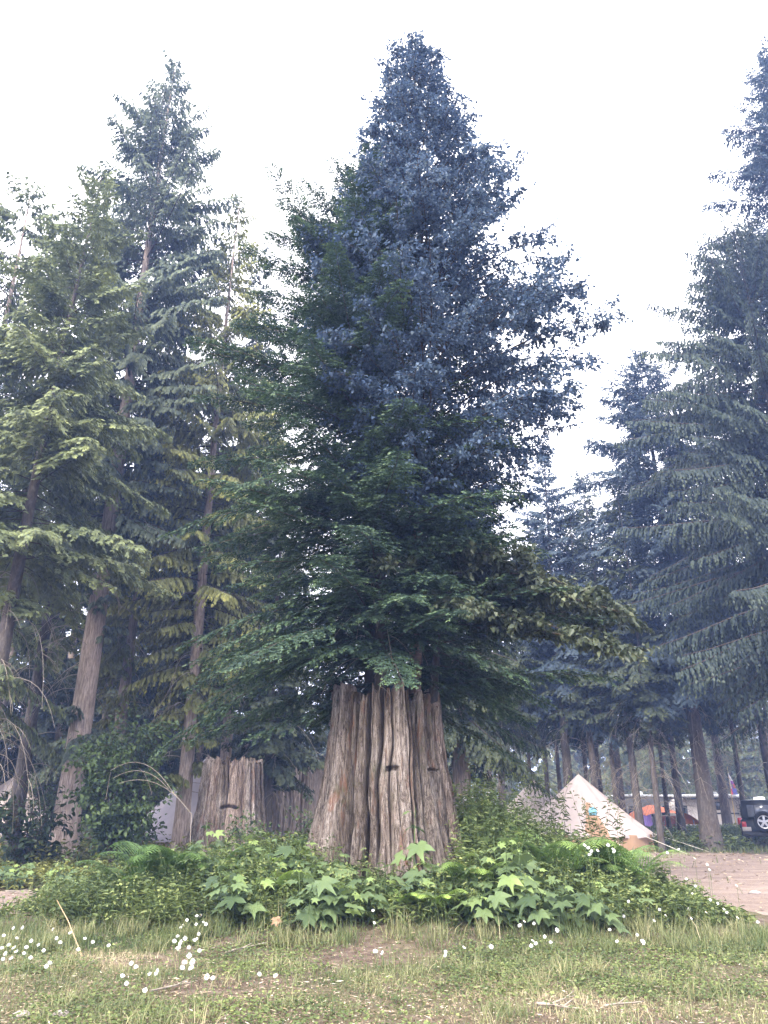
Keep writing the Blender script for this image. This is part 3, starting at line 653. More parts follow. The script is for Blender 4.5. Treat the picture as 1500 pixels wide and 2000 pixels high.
# sunlit far trees and the wood closing the horizon
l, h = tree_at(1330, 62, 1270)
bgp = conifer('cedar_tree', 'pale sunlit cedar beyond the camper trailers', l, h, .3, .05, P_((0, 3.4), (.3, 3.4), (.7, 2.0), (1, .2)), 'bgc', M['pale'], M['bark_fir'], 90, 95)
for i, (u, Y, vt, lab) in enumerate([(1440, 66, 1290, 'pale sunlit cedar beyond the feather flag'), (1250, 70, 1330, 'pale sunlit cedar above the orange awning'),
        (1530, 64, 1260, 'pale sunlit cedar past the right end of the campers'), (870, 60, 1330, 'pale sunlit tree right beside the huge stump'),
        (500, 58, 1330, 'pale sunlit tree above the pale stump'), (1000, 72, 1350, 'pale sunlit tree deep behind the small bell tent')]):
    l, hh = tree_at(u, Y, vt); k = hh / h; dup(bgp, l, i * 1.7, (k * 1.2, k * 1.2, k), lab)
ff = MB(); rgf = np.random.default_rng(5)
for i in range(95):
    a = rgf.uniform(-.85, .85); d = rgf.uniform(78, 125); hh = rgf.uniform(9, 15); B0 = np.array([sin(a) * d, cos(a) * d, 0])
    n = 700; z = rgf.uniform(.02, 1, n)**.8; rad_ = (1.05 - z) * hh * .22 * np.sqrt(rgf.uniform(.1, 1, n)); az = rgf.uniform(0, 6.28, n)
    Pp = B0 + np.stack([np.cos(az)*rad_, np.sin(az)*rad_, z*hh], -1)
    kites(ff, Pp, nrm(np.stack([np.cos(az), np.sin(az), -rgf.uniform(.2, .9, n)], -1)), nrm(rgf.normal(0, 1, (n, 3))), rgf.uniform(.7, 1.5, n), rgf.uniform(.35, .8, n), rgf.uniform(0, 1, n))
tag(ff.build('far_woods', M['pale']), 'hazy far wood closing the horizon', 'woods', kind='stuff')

# ------------------------------------------------------------------ tents
def bell_tent(label, u, Y, vapex, rad_=2.5, canvas='canvas', ropes=True, door=None, seed=0):
    x = XU(u, Y, 1.2); z0 = float(gz(x, Y)); h = ZV(vapex, Y) - z0; wall = .62
    root = thing('bell_tent', label, 'tent', (x, Y, z0)); n = 24
    th = np.arange(n * 4) / (n * 4) * 2 * pi; rg = np.random.default_rng(seed + 3)
    ks = np.concatenate([[-.02], np.linspace(0, 1, 16)]); V = []
    for k in ks:
        sc_ = .5 - .5 * np.cos(th * n / 2)                         # seams stand proud, panels sag between
        kk = max(k, 0); r = .03 + (rad_ - .03) * (1 - kk)**1.0; r = r * (1 - .05 * sin(pi * kk)) - (1 - sc_) * .05 * r
        z = wall + (h - wall) * kk + (1 - sc_) * (-.05) * (1 - kk)
        if k < 0: r = r + .0; z = z - .10
        V.append(np.stack([r * np.cos(th), r * np.sin(th), z + 0 * th], -1))
    V = np.array(V); nn = n * 4; i = np.arange(len(ks) - 1)[:, None] * nn; j = np.arange(nn)[None]
    Fq = np.stack([i + j, i + (j+1) % nn, i + nn + (j+1) % nn, i + nn + j], -1).reshape(-1, 4)
    mb = MB(); mb.add(V.reshape(-1, 3), Fq); mb.build('canopy', M[canvas], root, smooth=True)
    r1 = rad_ * (.965 + .012 * np.cos(th * n / 2)); V = []
    for z, f in ((-.05, 1.03), (.2, 1.01), (.42, .995), (wall - .02, .985)):
        V.append(np.stack([r1 * f * np.cos(th), r1 * f * np.sin(th), z + .015 * np.sin(th * 9)], -1))
    V = np.array(V); i = np.arange(3)[:, None] * nn
    Fq = np.stack([i + j, i + (j+1) % nn, i + nn + (j+1) % nn, i + nn + j], -1).reshape(-1, 4)
    mb = MB(); mb.add(V.reshape(-1, 3), Fq); mb.build('tent_wall', M['canvas_tan'], root, smooth=True)
    mb = MB(); tube(mb, [(0, 0, 0), (0, 0, h - .02), (0, 0, h + .05)], [.03, .03, .02], 8, cap=True); mb.build('centre_pole', M['deadwood'], root)
    if ropes:
        for q in range(12):
            a = q / 12 * 2 * pi + .1; ca, sa = cos(a), sin(a); mb = MB()
            tube(mb, [(ca*rad_, sa*rad_, wall), (ca*(rad_+1.0), sa*(rad_+1.0), .3), (ca*(rad_+1.9), sa*(rad_+1.9), .0)], .010, 4); mb.build('guy_rope', M['rope'], root)
    if door is not None:
        mb = MB(); a = door
        for s_ in (-1, 1):
            a0 = a + s_ * .0; a1 = a + s_ * .24
            P = []
            for k in (0, .25, .5, .75, 1):
                z = k * 1.75; rr = rad_ * 1.0 if z < wall else rad_ * (1 - (z - wall) / (h - wall)) 
                rr = rr + .05; P.append(((rr*cos(a0), rr*sin(a0), z), (rr*cos(a + (a1 - a) * (1 - k*.75)), rr*sin(a + (a1 - a) * (1 - k * .75)), z)))
            V = np.array(P).reshape(-1, 3); mb.add(V, [(2*q, 2*q+1, 2*q+3, 2*q+2) for q in range(4)])
        mb.build('door_flap', M['canvas_tan'], root)
    return root
M['rope'] = flat('rope_fibre', (.6, .56, .48), .9, .1)
bell_tent('large pinkish cream bell tent right of the tall weeds', 1137, 33.2, 1513, 2.72, door=-pi/2 - .05, seed=1)
bell_tent('smaller looking bell tent whose peak shows left of the large bell tent', 1046, 39, 1523, 2.6, ropes=False, seed=2)
bell_tent('pale lilac bell tent half hidden behind the leaning cedar and pale stump', 398, 27.5, 1478, 2.6, canvas='canvas_white', seed=3)
bell_tent('bell tent behind the dark leafy shrub at the left edge', 12, 29, 1520, 2.7, seed=4)
mb = MB(); xb = XU(1157, 30.3, 1.4); zb = ZV(1585, 30.3)
rg = np.random.default_rng(8)
th = np.linspace(0, 2*pi, 15)[:-1]
V = []
for z, r in ((-.14, .05), (-.13, .14), (0, .16), (.10, .13), (.15, .05)):
    V.append(np.stack([r * np.cos(th) * 1.0, .5 * r * np.sin(th), z + .01*np.sin(3*th)], -1))
V = np.array(V); i = np.arange(4)[:, None] * 14; j = np.arange(14)[None]
mb.add(V.reshape(-1, 3), np.stack([i+j, i+(j+1) % 14, i+14+(j+1) % 14, i+14+j], -1).reshape(-1, 4))
bag = mb.build('blue_bag', flat('blue_cloth', (.22, .48, .62), .8, .2, .4, 12), loc=(xb, 30.25, zb), smooth=True)
tag(bag, 'small light blue bag hung at the doorway of the large bell tent', 'bag')
mb = MB(); s = np.linspace(0, pi, 9); tube(mb, np.stack([.06*np.cos(s), 0*s, .14 + .10*np.sin(s)], -1), .008, 4); mb.build('strap', M['rope'], bag)

# ------------------------------------------------------------------ campers, awning, flag, off-roader
M['white'] = flat('white_paint', (.78, .78, .77), .4, .5, .05, 2); M['cream'] = flat('cream_panel', (.60, .53, .46), .45, .4, .06, 2)
M['glass'] = flat('dark_glass', (.02, .024, .028), .08, .6, .1); M['black'] = flat('black_paint', (.014, .015, .019), .3, .5, .1, 2)
M['rubber'] = flat('tyre_rubber', (.018, .018, .02), .8, .2); M['alloy'] = flat('alloy_rim', (.52, .52, .54), .35, .5, .05, 3, .6)
M['redlens'] = flat('red_lens', (.45, .03, .03), .3, .5); M['grey'] = flat('grey_panel', (.25, .25, .25), .5, .4)
M['orange'] = flat('orange_tarp', (.78, .21, .08), .7, .2, .15, 2); M['brown'] = flat('brown_awning_wall', (.30, .085, .05), .8, .15, .25, 3)
M['purple'] = flat('purple_cloth', (.30, .20, .52), .9, .1, .15, 4)

def wheel(mb_t, mb_r, cx, cy_, cz, r, axis='x', wdt=.12):
    th = np.linspace(0, 2*pi, 25)[:-1]; prof = [(r*.62, -wdt), (r*.93, -wdt), (r, -wdt*.6), (r, wdt*.6), (r*.93, wdt), (r*.62, wdt)]
    V = []
    for rr, a in prof:
        p = np.stack([a + 0*th, rr*np.cos(th), rr*np.sin(th)], -1) if axis == 'x' else np.stack([rr*np.cos(th), a + 0*th, rr*np.sin(th)], -1)
        V.append(p + [cx, cy_, cz])
    V = np.array(V); i = np.arange(5)[:, None] * 24; j = np.arange(24)[None]
    mb_t.add(V.reshape(-1, 3), np.stack([i+j, i+(j+1) % 24, i+24+(j+1) % 24, i+24+j], -1).reshape(-1, 4))
    # rim with five spokes on the face towards -axis
    def pt(rr, t, a): return (cx + a, cy_ + rr*cos(t), cz + rr*sin(t)) if axis == 'x' else (cx + rr*cos(t), cy_ + a, cz + rr*sin(t))
    a = -wdt * .9
    for q in range(24):
        t0, t1 = q/24*2*pi, (q+1)/24*2*pi
        mb_r.add([pt(r*.54, t0, a), pt(r*.54, t1, a), pt(r*.63, t1, a-.01), pt(r*.63, t0, a-.01)], [(0, 1, 2, 3)])
    for q in range(5):
        t = q/5*2*pi + pi/2; mb_r.add([pt(r*.1, t-1.2, a-.01), pt(r*.55, t-.20, a), pt(r*.55, t+.20, a), pt(r*.1, t+1.2, a-.01)], [(0, 1, 2, 3)])
    mb_r.add([pt(r*.15, k/8*2*pi, a-.015) for k in range(8)], [(0, 1, 2, 3), (0, 3, 4, 7), (4, 5, 6, 7)])

def offroader():
    x0 = XU(1457, 33, 1.2); W = 1.86; root = thing('off_roader', 'black boxy off-roader seen from behind with spare wheel, at the right edge', 'car', (x0 + W/2*.92, 33.2, float(gz(x0, 33.2))), -R(24))
    a = W / 2
    m = MB(); box(m, -a, a, 0, 4.1, .52, 1.14, bev=.06); box(m, -a+.04, a-.04, 2.7, 4.0, 1.12, 1.2, bev=.03)
    box(m, -a-.06, -a+.10, .35, 1.3, .78, .98, bev=.03); box(m, a-.10, a+.06, .35, 1.3, .78, .98, bev=.03)
    m.build('body', M['black'], root)
    m = MB(); box(m, -a+.05, a-.05, .02, 2.6, 1.14, 1.86, tx=.06, ty=.10, bev=.05); m.build('hardtop', M['black'], root)
    m = MB(); box(m, -.62, .62, -.004, .05, 1.22, 1.66, ty=.0, bev=.02); g_ = m.build('rear_window', flat('painted_sky_glass', (.16, .17, .2), .06, .9, .5, 1.6), root)  # reflected sky painted as light grey in the glass colour
    for s_ in (-1, 1):
        m = MB(); box(m, s_*(a-.06)-.02, s_*(a-.06)+.02, .35, 1.5, 1.26, 1.72, tx=.0, bev=.008); m.build('side_window', M['glass'], root)
        m = MB(); box(m, s_*(a-.12)-.08, s_*(a-.12)+.08, -.05, .02, .82, 1.04, bev=.015); m.build('tail_light', M['redlens'], root)
    m = MB(); box(m, -a+.02, a-.02, -.16, .05, .48, .66, bev=.03); m.build('bumper', flat('black_plastic', (.03, .03, .034), .7, .3), root)
    m = MB(); box(m, -a+.03, -a+.36, -.06, -.03, .68, .84, bev=.008)
    pl = m.build('number_plate', flat('plate_face', (.42, .38, .36), .5, .4), root)
    for sx in (-1, 1):
        for yy in (.75, 3.3):
            t_, r_ = MB(), MB(); wheel(t_, r_, sx*(a-.10), yy, .40, .40, 'x', .13); o = t_.build('wheel', M['rubber'], root, smooth=False); r_.build('rim', M['alloy'], o)
    t_, r_ = MB(), MB(); wheel(t_, r_, -.06, -.16, 1.03, .40, 'y', .12); o = t_.build('spare_wheel', M['rubber'], root); r_.build('rim', M['alloy'], o)
    m = MB(); tube(m, [(-.35, -.10, 1.68), (-.35, -.12, 1.3)], .01, 4); m.build('wiper', M['rubber'], root)
offroader()

def camper():
    Y = 49; x0, x1 = XU(1322, Y, 1.5), XU(1452, Y, 1.5); zt = ZV(1556, Y); zb_ = .55; g0 = float(gz(x0, Y))
    root = thing('camper_trailer', 'cream camper trailer with white awning edge and dark window between the fir trunks', 'camper trailer', (0, Y, g0)); zt -= g0
    pr = [(x0+.35, zb_), (x0+.05, zb_+.5), (x0, zb_+1.0), (x0+.12, zt-.45), (x0+.45, zt-.12), (x0+.9, zt), (x1, zt), (x1, zb_)]
    def ext(mb, pr, y0, y1):
        n = len(pr); V = [(x, y0, z) for x, z in pr] + [(x, y1, z) for x, z in pr]
        mb.add(V, [(i, (i+1) % n, n+(i+1) % n, n+i) for i in range(n)])
        for o, fl_ in ((0, 1), (n, -1)):
            q = [(o, o+1, o+2, o+3), (o, o+3, o+4, o+5), (o, o+5, o+6, o+7)]; mb.F.append(np.array([t[::fl_] for t in q]) + mb.n - 2*n); mb.M.append(np.zeros(3, np.int32)); mb.T.append(np.full(3, .5, np.float32))
    m = MB(); ext(m, pr, 0, 2.3); m.build('body', M['cream'], root)
    m = MB(); box(m, x0+.5, x1+.12, -.35, 2.4, zt-.04, zt+.13, bev=.04); m.build('awning_roof', M['white'], root)
    m = MB(); box(m, x0+.6, x1+.08, -.37, -.30, zt-.16, zt-.05, bev=.01); m.build('awning_rail', M['black'], root)
    m = MB(); box(m, XU(1391, Y), XU(1426, Y), -.03, .0, zb_+.85, zb_+1.30, bev=.012); m.build('window', M['glass'], root)
    m = MB(); box(m, XU(1338, Y), XU(1346, Y), -.03, 0, zb_+.2, zb_+1.1, bev=.01); m.build('window', M['glass'], root)
    m = MB(); box(m, XU(1400, Y), XU(1447, Y), -.02, 0, zb_+.62, zb_+.70); m.build('trim_strip', M['black'], root)
    m = MB(); box(m, x1-.10, x1+.02, -.03, .0, zb_, zt-.2, bev=.01); m.build('corner_trim', M['black'], root)
    for (u0, u1) in ((1392, 1395), (1406, 1408), (1414, 1421)):
        m = MB(); box(m, XU(u0, Y), XU(u1, Y), -.02, 0, zt-.42, zt-.34); m.build('vent_cover', M['grey'], root)
    m = MB(); box(m, XU(1444, Y)-.1, XU(1449, Y)+.1, -.10, 0, zb_-.02, zb_+.42, bev=.04); m.build('tail_light', M['redlens'], root)
    m = MB(); box(m, XU(1339, Y), XU(1353, Y), .5, 1.3, zt+.13, zt+.22, tx=.05); m.build('solar_panel', M['black'], root)
    m = MB(); box(m, XU(1392, Y), XU(1420, Y), .6, 1.5, zt+.13, zt+.30, tx=.12, bev=.04); m.build('roof_vent', M['grey'], root)
    for wx in (-.5, .5):
        t_, r_ = MB(), MB(); wheel(t_, r_, (x0+x1)/2 + wx, .12, .36, .36, 'y', .1); o = t_.build('wheel', M['rubber'], root); r_.build('rim', M['alloy'], o)
    m = MB(); tube(m, [(x0+.3, 1.1, .5), (x0-1.1, 1.1, .5), (x0-1.15, 1.1, 0)], .04, 6); m.build('drawbar', M['black'], root)
    cu = bpy.data.curves.new('lettering', 'FONT'); cu.body = 'ILLOCO'; cu.size = .30; cu.extrude = .004; cu.shear = .2
    cu.materials.append(flat('grey_letter', (.07, .05, .05), .6)); tmp = bpy.data.objects.new('letter_curve', cu); C.objects.link(tmp); bpy.context.view_layer.update()
    me = bpy.data.meshes.new_from_object(tmp.evaluated_get(bpy.context.evaluated_depsgraph_get())); bpy.data.objects.remove(tmp)
    t = bpy.data.objects.new('lettering', me); C.objects.link(t); t.parent = root; t.location = (x1 - .16, -.012, zb_ + .5); t.rotation_euler = (pi/2, -pi/2, 0)
camper()
def rv(label, u0, u1, Y, vt, wall, roofc, seed=0):
    x0, x1 = XU(u0, Y, 1.5), XU(u1, Y, 1.5); g0 = float(gz(x0, Y)); zt = ZV(vt, Y) - g0
    root = thing('motorhome', label, 'motorhome', ((x0+x1)/2, Y, g0)); a = (x1-x0)/2
    m = MB(); box(m, -a, a, 0, 2.4, .45, zt, bev=.12); m.build('body', wall, root)
    m = MB(); box(m, -a-.05, a+.05, -.15, 2.5, zt-.03, zt+.12, bev=.05); m.build('roof', roofc, root)
    for f in (-.6, -.05, .5):
        m = MB(); box(m, a*f, a*f+a*.28, -.02, .01, zt-1.15, zt-.55, bev=.008); m.build('window', M['glass'], root)
    for f in (-.55, .55):
        t_, r_ = MB(), MB(); wheel(t_, r_, a*f, .12, .38, .38, 'y', .1); o = t_.build('wheel', M['rubber'], root); r_.build('rim', M['alloy'], o)
    m = MB(); box(m, -a*.2, a*.1, .8, 1.6, zt+.12, zt+.34, tx=.08, bev=.04); m.build('roof_unit', M['white'], root)
rv('long grey motorhome with bright white roof behind the orange awning', 1205, 1322, 51, 1556, M['grey'], M['white'])
rv('white motorhome behind the black off-roader and the slim fir', 1452, 1560, 55, 1566, M['white'], M['white'])

def awning():
    Y = 43; x0, x1 = XU(1248, Y, 1.4), XU(1366, Y, 1.4); root = thing('canopy_tent', 'sagging orange canopy tent with brown side wall behind the fir trunks', 'canopy tent', ((x0+x1)/2, Y, float(gz(x0, Y))))
    a = (x1-x0)/2; zt = ZV(1572, Y) - float(gz(x0, Y)); nu, nv = 31, 9; u = np.linspace(-1, 1, nu); v = np.linspace(0, 1, nv); U_, V_ = np.meshgrid(u, v)
    z = zt * (.40 + .60 * np.sqrt(np.clip(1 - np.abs(U_)**1.8, 0, 1))) - .10 * (1 - np.abs(2*V_ - 1)) * 0 - .35 * (1 - V_) * (1 - np.abs(U_)) ** .3 + .09 * (vn(U_*6, V_*3) - .5)
    P = np.stack([U_ * a, V_ * 2.6, z], -1).reshape(-1, 3); i = np.arange(nv-1)[:, None]*nu; j = np.arange(nu-1)[None]
    Fq = np.stack([i+j, i+j+1, i+nu+j+1, i+nu+j], -1).reshape(-1, 4)
    m = MB(); m.add(P, Fq); m.build('roof', M['orange'], root, smooth=True)
    m = MB(); xs = np.linspace(-.35*a, .25*a, 14); V = []
    for zz in (0, .5, 1.05): V += [(x, .25 + .06*sin(x*9), zz) for x in xs]
    i = np.arange(2)[:, None]*14; j = np.arange(13)[None]; m.add(V, np.stack([i+j, i+j+1, i+14+j+1, i+14+j], -1).reshape(-1, 4)); m.build('side_wall', M['brown'], root)
    for px_, py in ((-.8, .1), (-.8, 2.5), (.8, .1), (.8, 2.5), (0, .1), (0, 2.5)):
        m = MB(); tube(m, [(px_*a, py, -.1), (px_*a, py, zt*(.55 if px_ else .95))], .025, 6); m.build('tent_pole', M['grey'], root)
awning()
def towel():
    Y = 36; x0, x1 = XU(1251, Y, 1.2), XU(1272, Y, 1.2); zt = ZV(1592, Y); zb2 = ZV(1613, Y); root = thing('camp_chair', 'folding camp chair with a purple towel draped over its back, between fir trunks', 'camp chair', ((x0+x1)/2, Y, float(gz(x0, Y)))); g0 = root.location.z
    a = (x1-x0)/2; m = MB(); nu = 9; V = []
    for k in range(7):
        z = (zt + (zb2 - zt) * k/6) - g0
        V += [(-a + 2*a*i/8 + .03*k/6*a, .05 + .05*sin(i*1.3 + k*.4) - .02*k, z + .03*sin(i)) for i in range(nu)]
    i = np.arange(6)[:, None]*nu; j = np.arange(nu-1)[None]; m.add(V, np.stack([i+j, i+j+1, i+nu+j+1, i+nu+j], -1).reshape(-1, 4)); m.build('towel', M['purple'], root, smooth=True)
    for s_ in (-1, 1):
        m = MB(); tube(m, [(s_*a*.9, .10, zt-g0+.02), (s_*a*.9, .2, .45), (s_*a*.9, -.35, 0)], .013, 5); m.build('leg', M['grey'], root)
        m = MB(); tube(m, [(s_*a*.9, -.3, .45), (s_*a*.9, .35, .0)], .013, 5); m.build('leg', M['grey'], root)
    m = MB(); box(m, -a*.9, a*.9, -.3, .2, .42, .45); m.build('seat', M['grey'], root)
towel()
def flag():
    Y = 47; x = XU(1431, Y, 2); zt = ZV(1496, Y); root = thing('feather_flag', 'tall feather flag in white, purple, red and blue beside the cream trailer', 'flag', (x, Y, float(gz(x, Y)))); zt -= root.location.z
    m = MB(); tube(m, [(0, 0, 0), (0, 0, zt*.6), (.02, 0, zt)], [.025, .018, .008], 6); m.build('pole', flat('yellow_pole', (.6, .42, .12), .5), root)
    mats_ = [flat('flag_white', (.75, .74, .78), .8), flat('flag_purple', (.36, .12, .50), .8), flat('flag_red', (.70, .10, .14), .8), flat('flag_blue', (.22, .24, .72), .8)]
    z0, z1 = ZV(1552, Y) - root.location.z, ZV(1510, Y) - root.location.z; n = 14; m = MB()
    for k in range(n):
        a0, a1 = k/n, (k+1)/n; wd = lambda a: .34 * (1 - (a)**1.6) + .02
        for q in range(3):
            x_0, x_1 = q/3, (q+1)/3
            mi = 0 if a0 > .6 else (1 if q > 0 and a0 > .28 else (3 if q > 0 else (0 if a0 > .28 else 2)))
            if q == 2 and .25 < a0 < .45: mi = 2
            f = lambda xx, a: (wd(a)*xx, .03*sin(4*xx + 3*a), z0 + (z1-z0)*a)
            m.add([f(x_0, a0), f(x_1, a0), f(x_1, a1), f(x_0, a1)], [(0, 1, 2, 3)], mat=mi)
    m.build('flag_cloth', mats_, root)
flag()

# ------------------------------------------------------------------ understorey plants
def lobed(nl=5):
    """outline of a five lobed maple-like leaf of unit length"""
    ang = np.radians([-168, -140, -122, -100, -84, -66, -50, -34, -22, -8, 0, 8, 22, 34, 50, 66, 84, 100, 122, 140, 168])
    rr = np.array([.14, .36, .42, .56, .38, .52, .82, .54, .50, .74, 1.08, .74, .50, .54, .82, .52, .38, .56, .42, .36, .14])
    return ang, rr
LA, LR = lobed()
def maple_leaves(mb, B, D, Nn, L, tint, mat=0, rg=rng):
    D = nrm(D); S = nrm(np.cross(D, Nn)); Nn = np.cross(S, D); n = len(B); k = len(LA)
    jr = LR[None] * rg.uniform(.9, 1.1, (n, k)); x = np.cos(LA)[None] * jr + .18; y = np.sin(LA)[None] * jr * 1.08
    z = -.22 * (x - .18)**2 - .20 * y**2 + .06 * np.cos(LA * 5)[None] + rg.normal(0, .012, (n, k)); L = L[:, None, None]
    V = B[:, None] + (D[:, None] * x[..., None] + S[:, None] * y[..., None] + Nn[:, None] * z[..., None]) * L
    c = B[:, None] + (D[:, None] * .18 + Nn[:, None] * .0) * L; V = np.concatenate([c, V], 1)
    b = np.arange(n)[:, None, None] * (k + 1); q = np.arange(1, k)[None, :, None]
    Ft = np.concatenate([b + 0 * q, b + q, b + q + 1], -1).reshape(-1, 3)
    mb.add(V.reshape(-1, 3), Ft, np.repeat(tint, k - 1), mat)

def thimbleberry(label, x, y, hgt, spread, nst, seed, bright=.0, leafl=(.10, .25), per=9):
    rg = np.random.default_rng(seed); z0 = float(gz(x, y)); root = thing('thimbleberry_plant', label, 'plant', (x, y, z0), group='thimbleberry plants round the stump')
    wd, lf = MB(), MB(); Bs, Ds, Ns, Ls, Ts = [], [], [], [], []
    for i in range(nst):
        az = rg.uniform(0, 6.28); r = spread * rg.uniform(.1, .55); h = hgt * rg.uniform(.55, 1.0); ln = spread * rg.uniform(.1, .5)
        s = np.linspace(0, 1, 7); Pp = np.stack([np.cos(az)*(r + ln*s**1.5), np.sin(az)*(r + ln*s**1.5), h*s - .05], -1); tube(wd, Pp, np.linspace(.006, .003, 7), 4)
        for k in range(per):
            u = .25 + .75 * (k + rg.random()) / per; q = u * 6; k0 = min(int(q), 5); B = Pp[k0] + (Pp[k0+1] - Pp[k0]) * (q - k0)
            a2 = k * 2.4 + rg.uniform(-.6, .6); pl = rg.uniform(.05, .16) * (1.2 - .5*u); d = np.array([cos(a2), sin(a2), rg.uniform(.15, .7)])
            E = B + nrm(d) * pl; tube(wd, [B, (B+E)/2 + [0, 0, .01], E], .002, 3)
            dd = np.array([cos(a2), sin(a2), rg.uniform(-.65, -.05)]); nn = np.array([cos(a2)*.35, sin(a2)*.35 - .25, 1.0]) + rg.normal(0, .22, 3)
            young = u > .82
            Bs.append(E); Ds.append(dd); Ns.append(nn); Ls.append(rg.uniform(*leafl) * (.55 if young else 1.0) * (1.15 - .35*u)); Ts.append(np.clip((.72 if young else .28) + bright + rg.normal(0, .19), 0, 1))
    maple_leaves(lf, np.array(Bs), np.array(Ds), nrm(np.array(Ns)), np.array(Ls), np.array(Ts), rg=rg)
    lf.build('leaves', M['thimble'], root); wd.build('stems', M['stem'], root); return root

def fern(label, x, y, L0, nf, seed, tintb=.4, az0=None, upr=.9):
    rg = np.random.default_rng(seed); z0 = float(gz(x, y)); root = thing('fern', label, 'fern', (x, y, z0), group='ferns round the stump'); lf, wd = MB(), MB()
    for i in range(nf):
        az = (i / nf * 6.28 + rg.uniform(-.4, .4)) if az0 is None else az0 + rg.uniform(-.9, .9); L = L0 * rg.uniform(.75, 1.1)
        n = 26; s = np.linspace(0, 1, n); up = upr * rg.uniform(.75, 1.15)
        hd = np.array([cos(az), sin(az), 0]); Pp = hd * (L * s * .8)[:, None] + np.array([0, 0, 1.0]) * (L * (up * s - .62 * up * s**2.4))[:, None]
        tube(wd, Pp, np.linspace(.004, .0015, n), 3)
        T = nrm(np.gradient(Pp, axis=0)); S = nrm(np.cross(T, [0, 0, 1.0])); U = np.cross(S, T)
        k = np.arange(6, n); pin = L * .30 * np.sin(np.clip((1 - s[k]) * 1.25, 0, 1) * pi * .5)**.9 + .01
        m = 9
        for sg in (1, -1):
            d = nrm(S[k] * sg + T[k] * .35 - U[k] * .10); tt = (np.arange(m) + .5) / m
            B = Pp[k][:, None] + d[:, None] * (pin[:, None] * tt)[..., None] + np.array([0, 0, -.25]) * (pin[:, None] * tt**2)[..., None]
            for s2 in (1, -1):
                D2 = nrm(np.broadcast_to(T[k][:, None] * s2 + d[:, None] * .55, B.shape)); l2 = pin[:, None] * .23 * (1.1 - tt)[None] + .006
                kites(lf, B, D2, np.broadcast_to(U[k][:, None], B.shape) + rg.normal(0, .15, B.shape), l2, np.maximum(pin[:, None] / m * .85, .006) + 0 * l2, np.clip(tintb + rg.normal(0, .1, l2.shape) + .2 * s[k][:, None], 0, 1), wpos=.3)
    lf.build('fronds', M['fern'], root); wd.build('stalks', M['stem'], root); return root

def weeds(mb, wd, xs, ys, hs, rg, per=16, ll=.09, lw=.022, tint=.4, spread=.12, z=None, ovate=False):
    n = len(xs); z0 = gz(xs, ys) if z is None else z; la = rg.uniform(0, 6.28, n); ln = rg.uniform(.05, .35, n) * hs
    u = (np.arange(per)[None] + rg.random((n, per))) / per; u = .12 + .88 * u
    px_ = xs[:, None] + np.cos(la)[:, None] * ln[:, None] * u**1.6; py = ys[:, None] + np.sin(la)[:, None] * ln[:, None] * u**1.6; pz = z0[:, None] + hs[:, None] * u * (1 - .08*u)
    az = rg.uniform(0, 6.28, (n, per)); D = np.stack([np.cos(az), np.sin(az), rg.uniform(-.35, .75, (n, per))], -1)
    B = np.stack([px_, py, pz], -1) + D * .01 + rg.normal(0, spread * .15, D.shape)
    L = ll * rg.uniform(.6, 1.25, (n, per)) * (1.15 - .5*u); W = lw * rg.uniform(.8, 1.2, (n, per))
    t = np.clip(tint + .25 * (u - .4) + rg.normal(0, .14, (n, per)) + rg.normal(0, .12, (n, 1)), 0, 1)
    leaves(mb, B, D, rg.normal(0, .35, D.shape) + [0, 0, 1.0], L.reshape(-1), W.reshape(-1), t.reshape(-1), droop=.35)
    if wd is not None:
        for i in range(n):
            s = np.linspace(0, 1, 4); tube(wd, np.stack([xs[i] + cos(la[i])*ln[i]*s**1.6, ys[i] + sin(la[i])*ln[i]*s**1.6, z0[i] + hs[i]*s*(1 - .08*s)], -1), [.004, .0035, .003, .002], 3)

def at(u, v, hgt=0.0):
    """ground point under picture position (u, v) of something hgt above the ground"""
    best = None
    for Y in np.arange(4.2, 34, .04):
        z = ZV(v, Y); x = XU(u, Y, z)
        if z <= float(gz(x, Y)) + hgt: return x, Y
    return x, Y

# mass of mixed weeds on the mound (no one could count it)
rg = np.random.default_rng(100); un, us = MB(), MB()
def region(n, x0, x1, y0, y1, hf, **k):
    xs = rg.uniform(x0, x1, n); ys = rg.uniform(y0, y1, n)
    d = np.sqrt(((xs - 0) / 4.9)**2 + ((ys - 11.2) / 2.75)**2); r = np.sqrt((xs - STX)**2 + (ys - STY)**2)
    ok = (d < 1.0) & (r > 1.05); xs, ys = xs[ok], ys[ok]; hs = np.array([hf(a, b) for a, b in zip(xs, ys)]) * rg.uniform(.6, 1.1, len(xs)); ok = hs > .05
    weeds(un, us, xs[ok], ys[ok], hs[ok], rg, **k)
def hl(x, y):                                      # height of the weeds left of the stump
    return .60 * min(1, max(.12, (y - 8.2) / 1.3)) * min(1, (x + 4.9) / 1.0 if x > -4.9 else 0)
def hr(x, y):                                      # and right of it: tall behind, dropping to the right
    return max(0, min(1, max(.12, (y - 8.2) / 2.4))) * float(np.interp(x, (.9, 1.4, 2.0, 2.4, 3.0, 3.5, 3.9, 4.3), (1.15, 1.35, .92, .78, .66, .50, .28, .04)))
region(1300, -4.9, -.6, 7.2, 13.5, hl, per=16, ll=.10, lw=.03, tint=.35)
region(1700, .8, 4.9, 7.4, 13.5, hr, per=22, ll=.12, lw=.026, tint=.35)
region(260, -1.4, 1.4, 8.4, 9.9, lambda x, y: .14, per=14, ll=.08, lw=.03, tint=.4)
region(500, .8, 4.6, 9, 12.5, hr, per=18, ll=.07, lw=.035, tint=.5)
region(420, -3.6, 3.4, 8.3, 9.6, lambda x, y: .34, per=12, ll=.16, lw=.018, tint=.3)
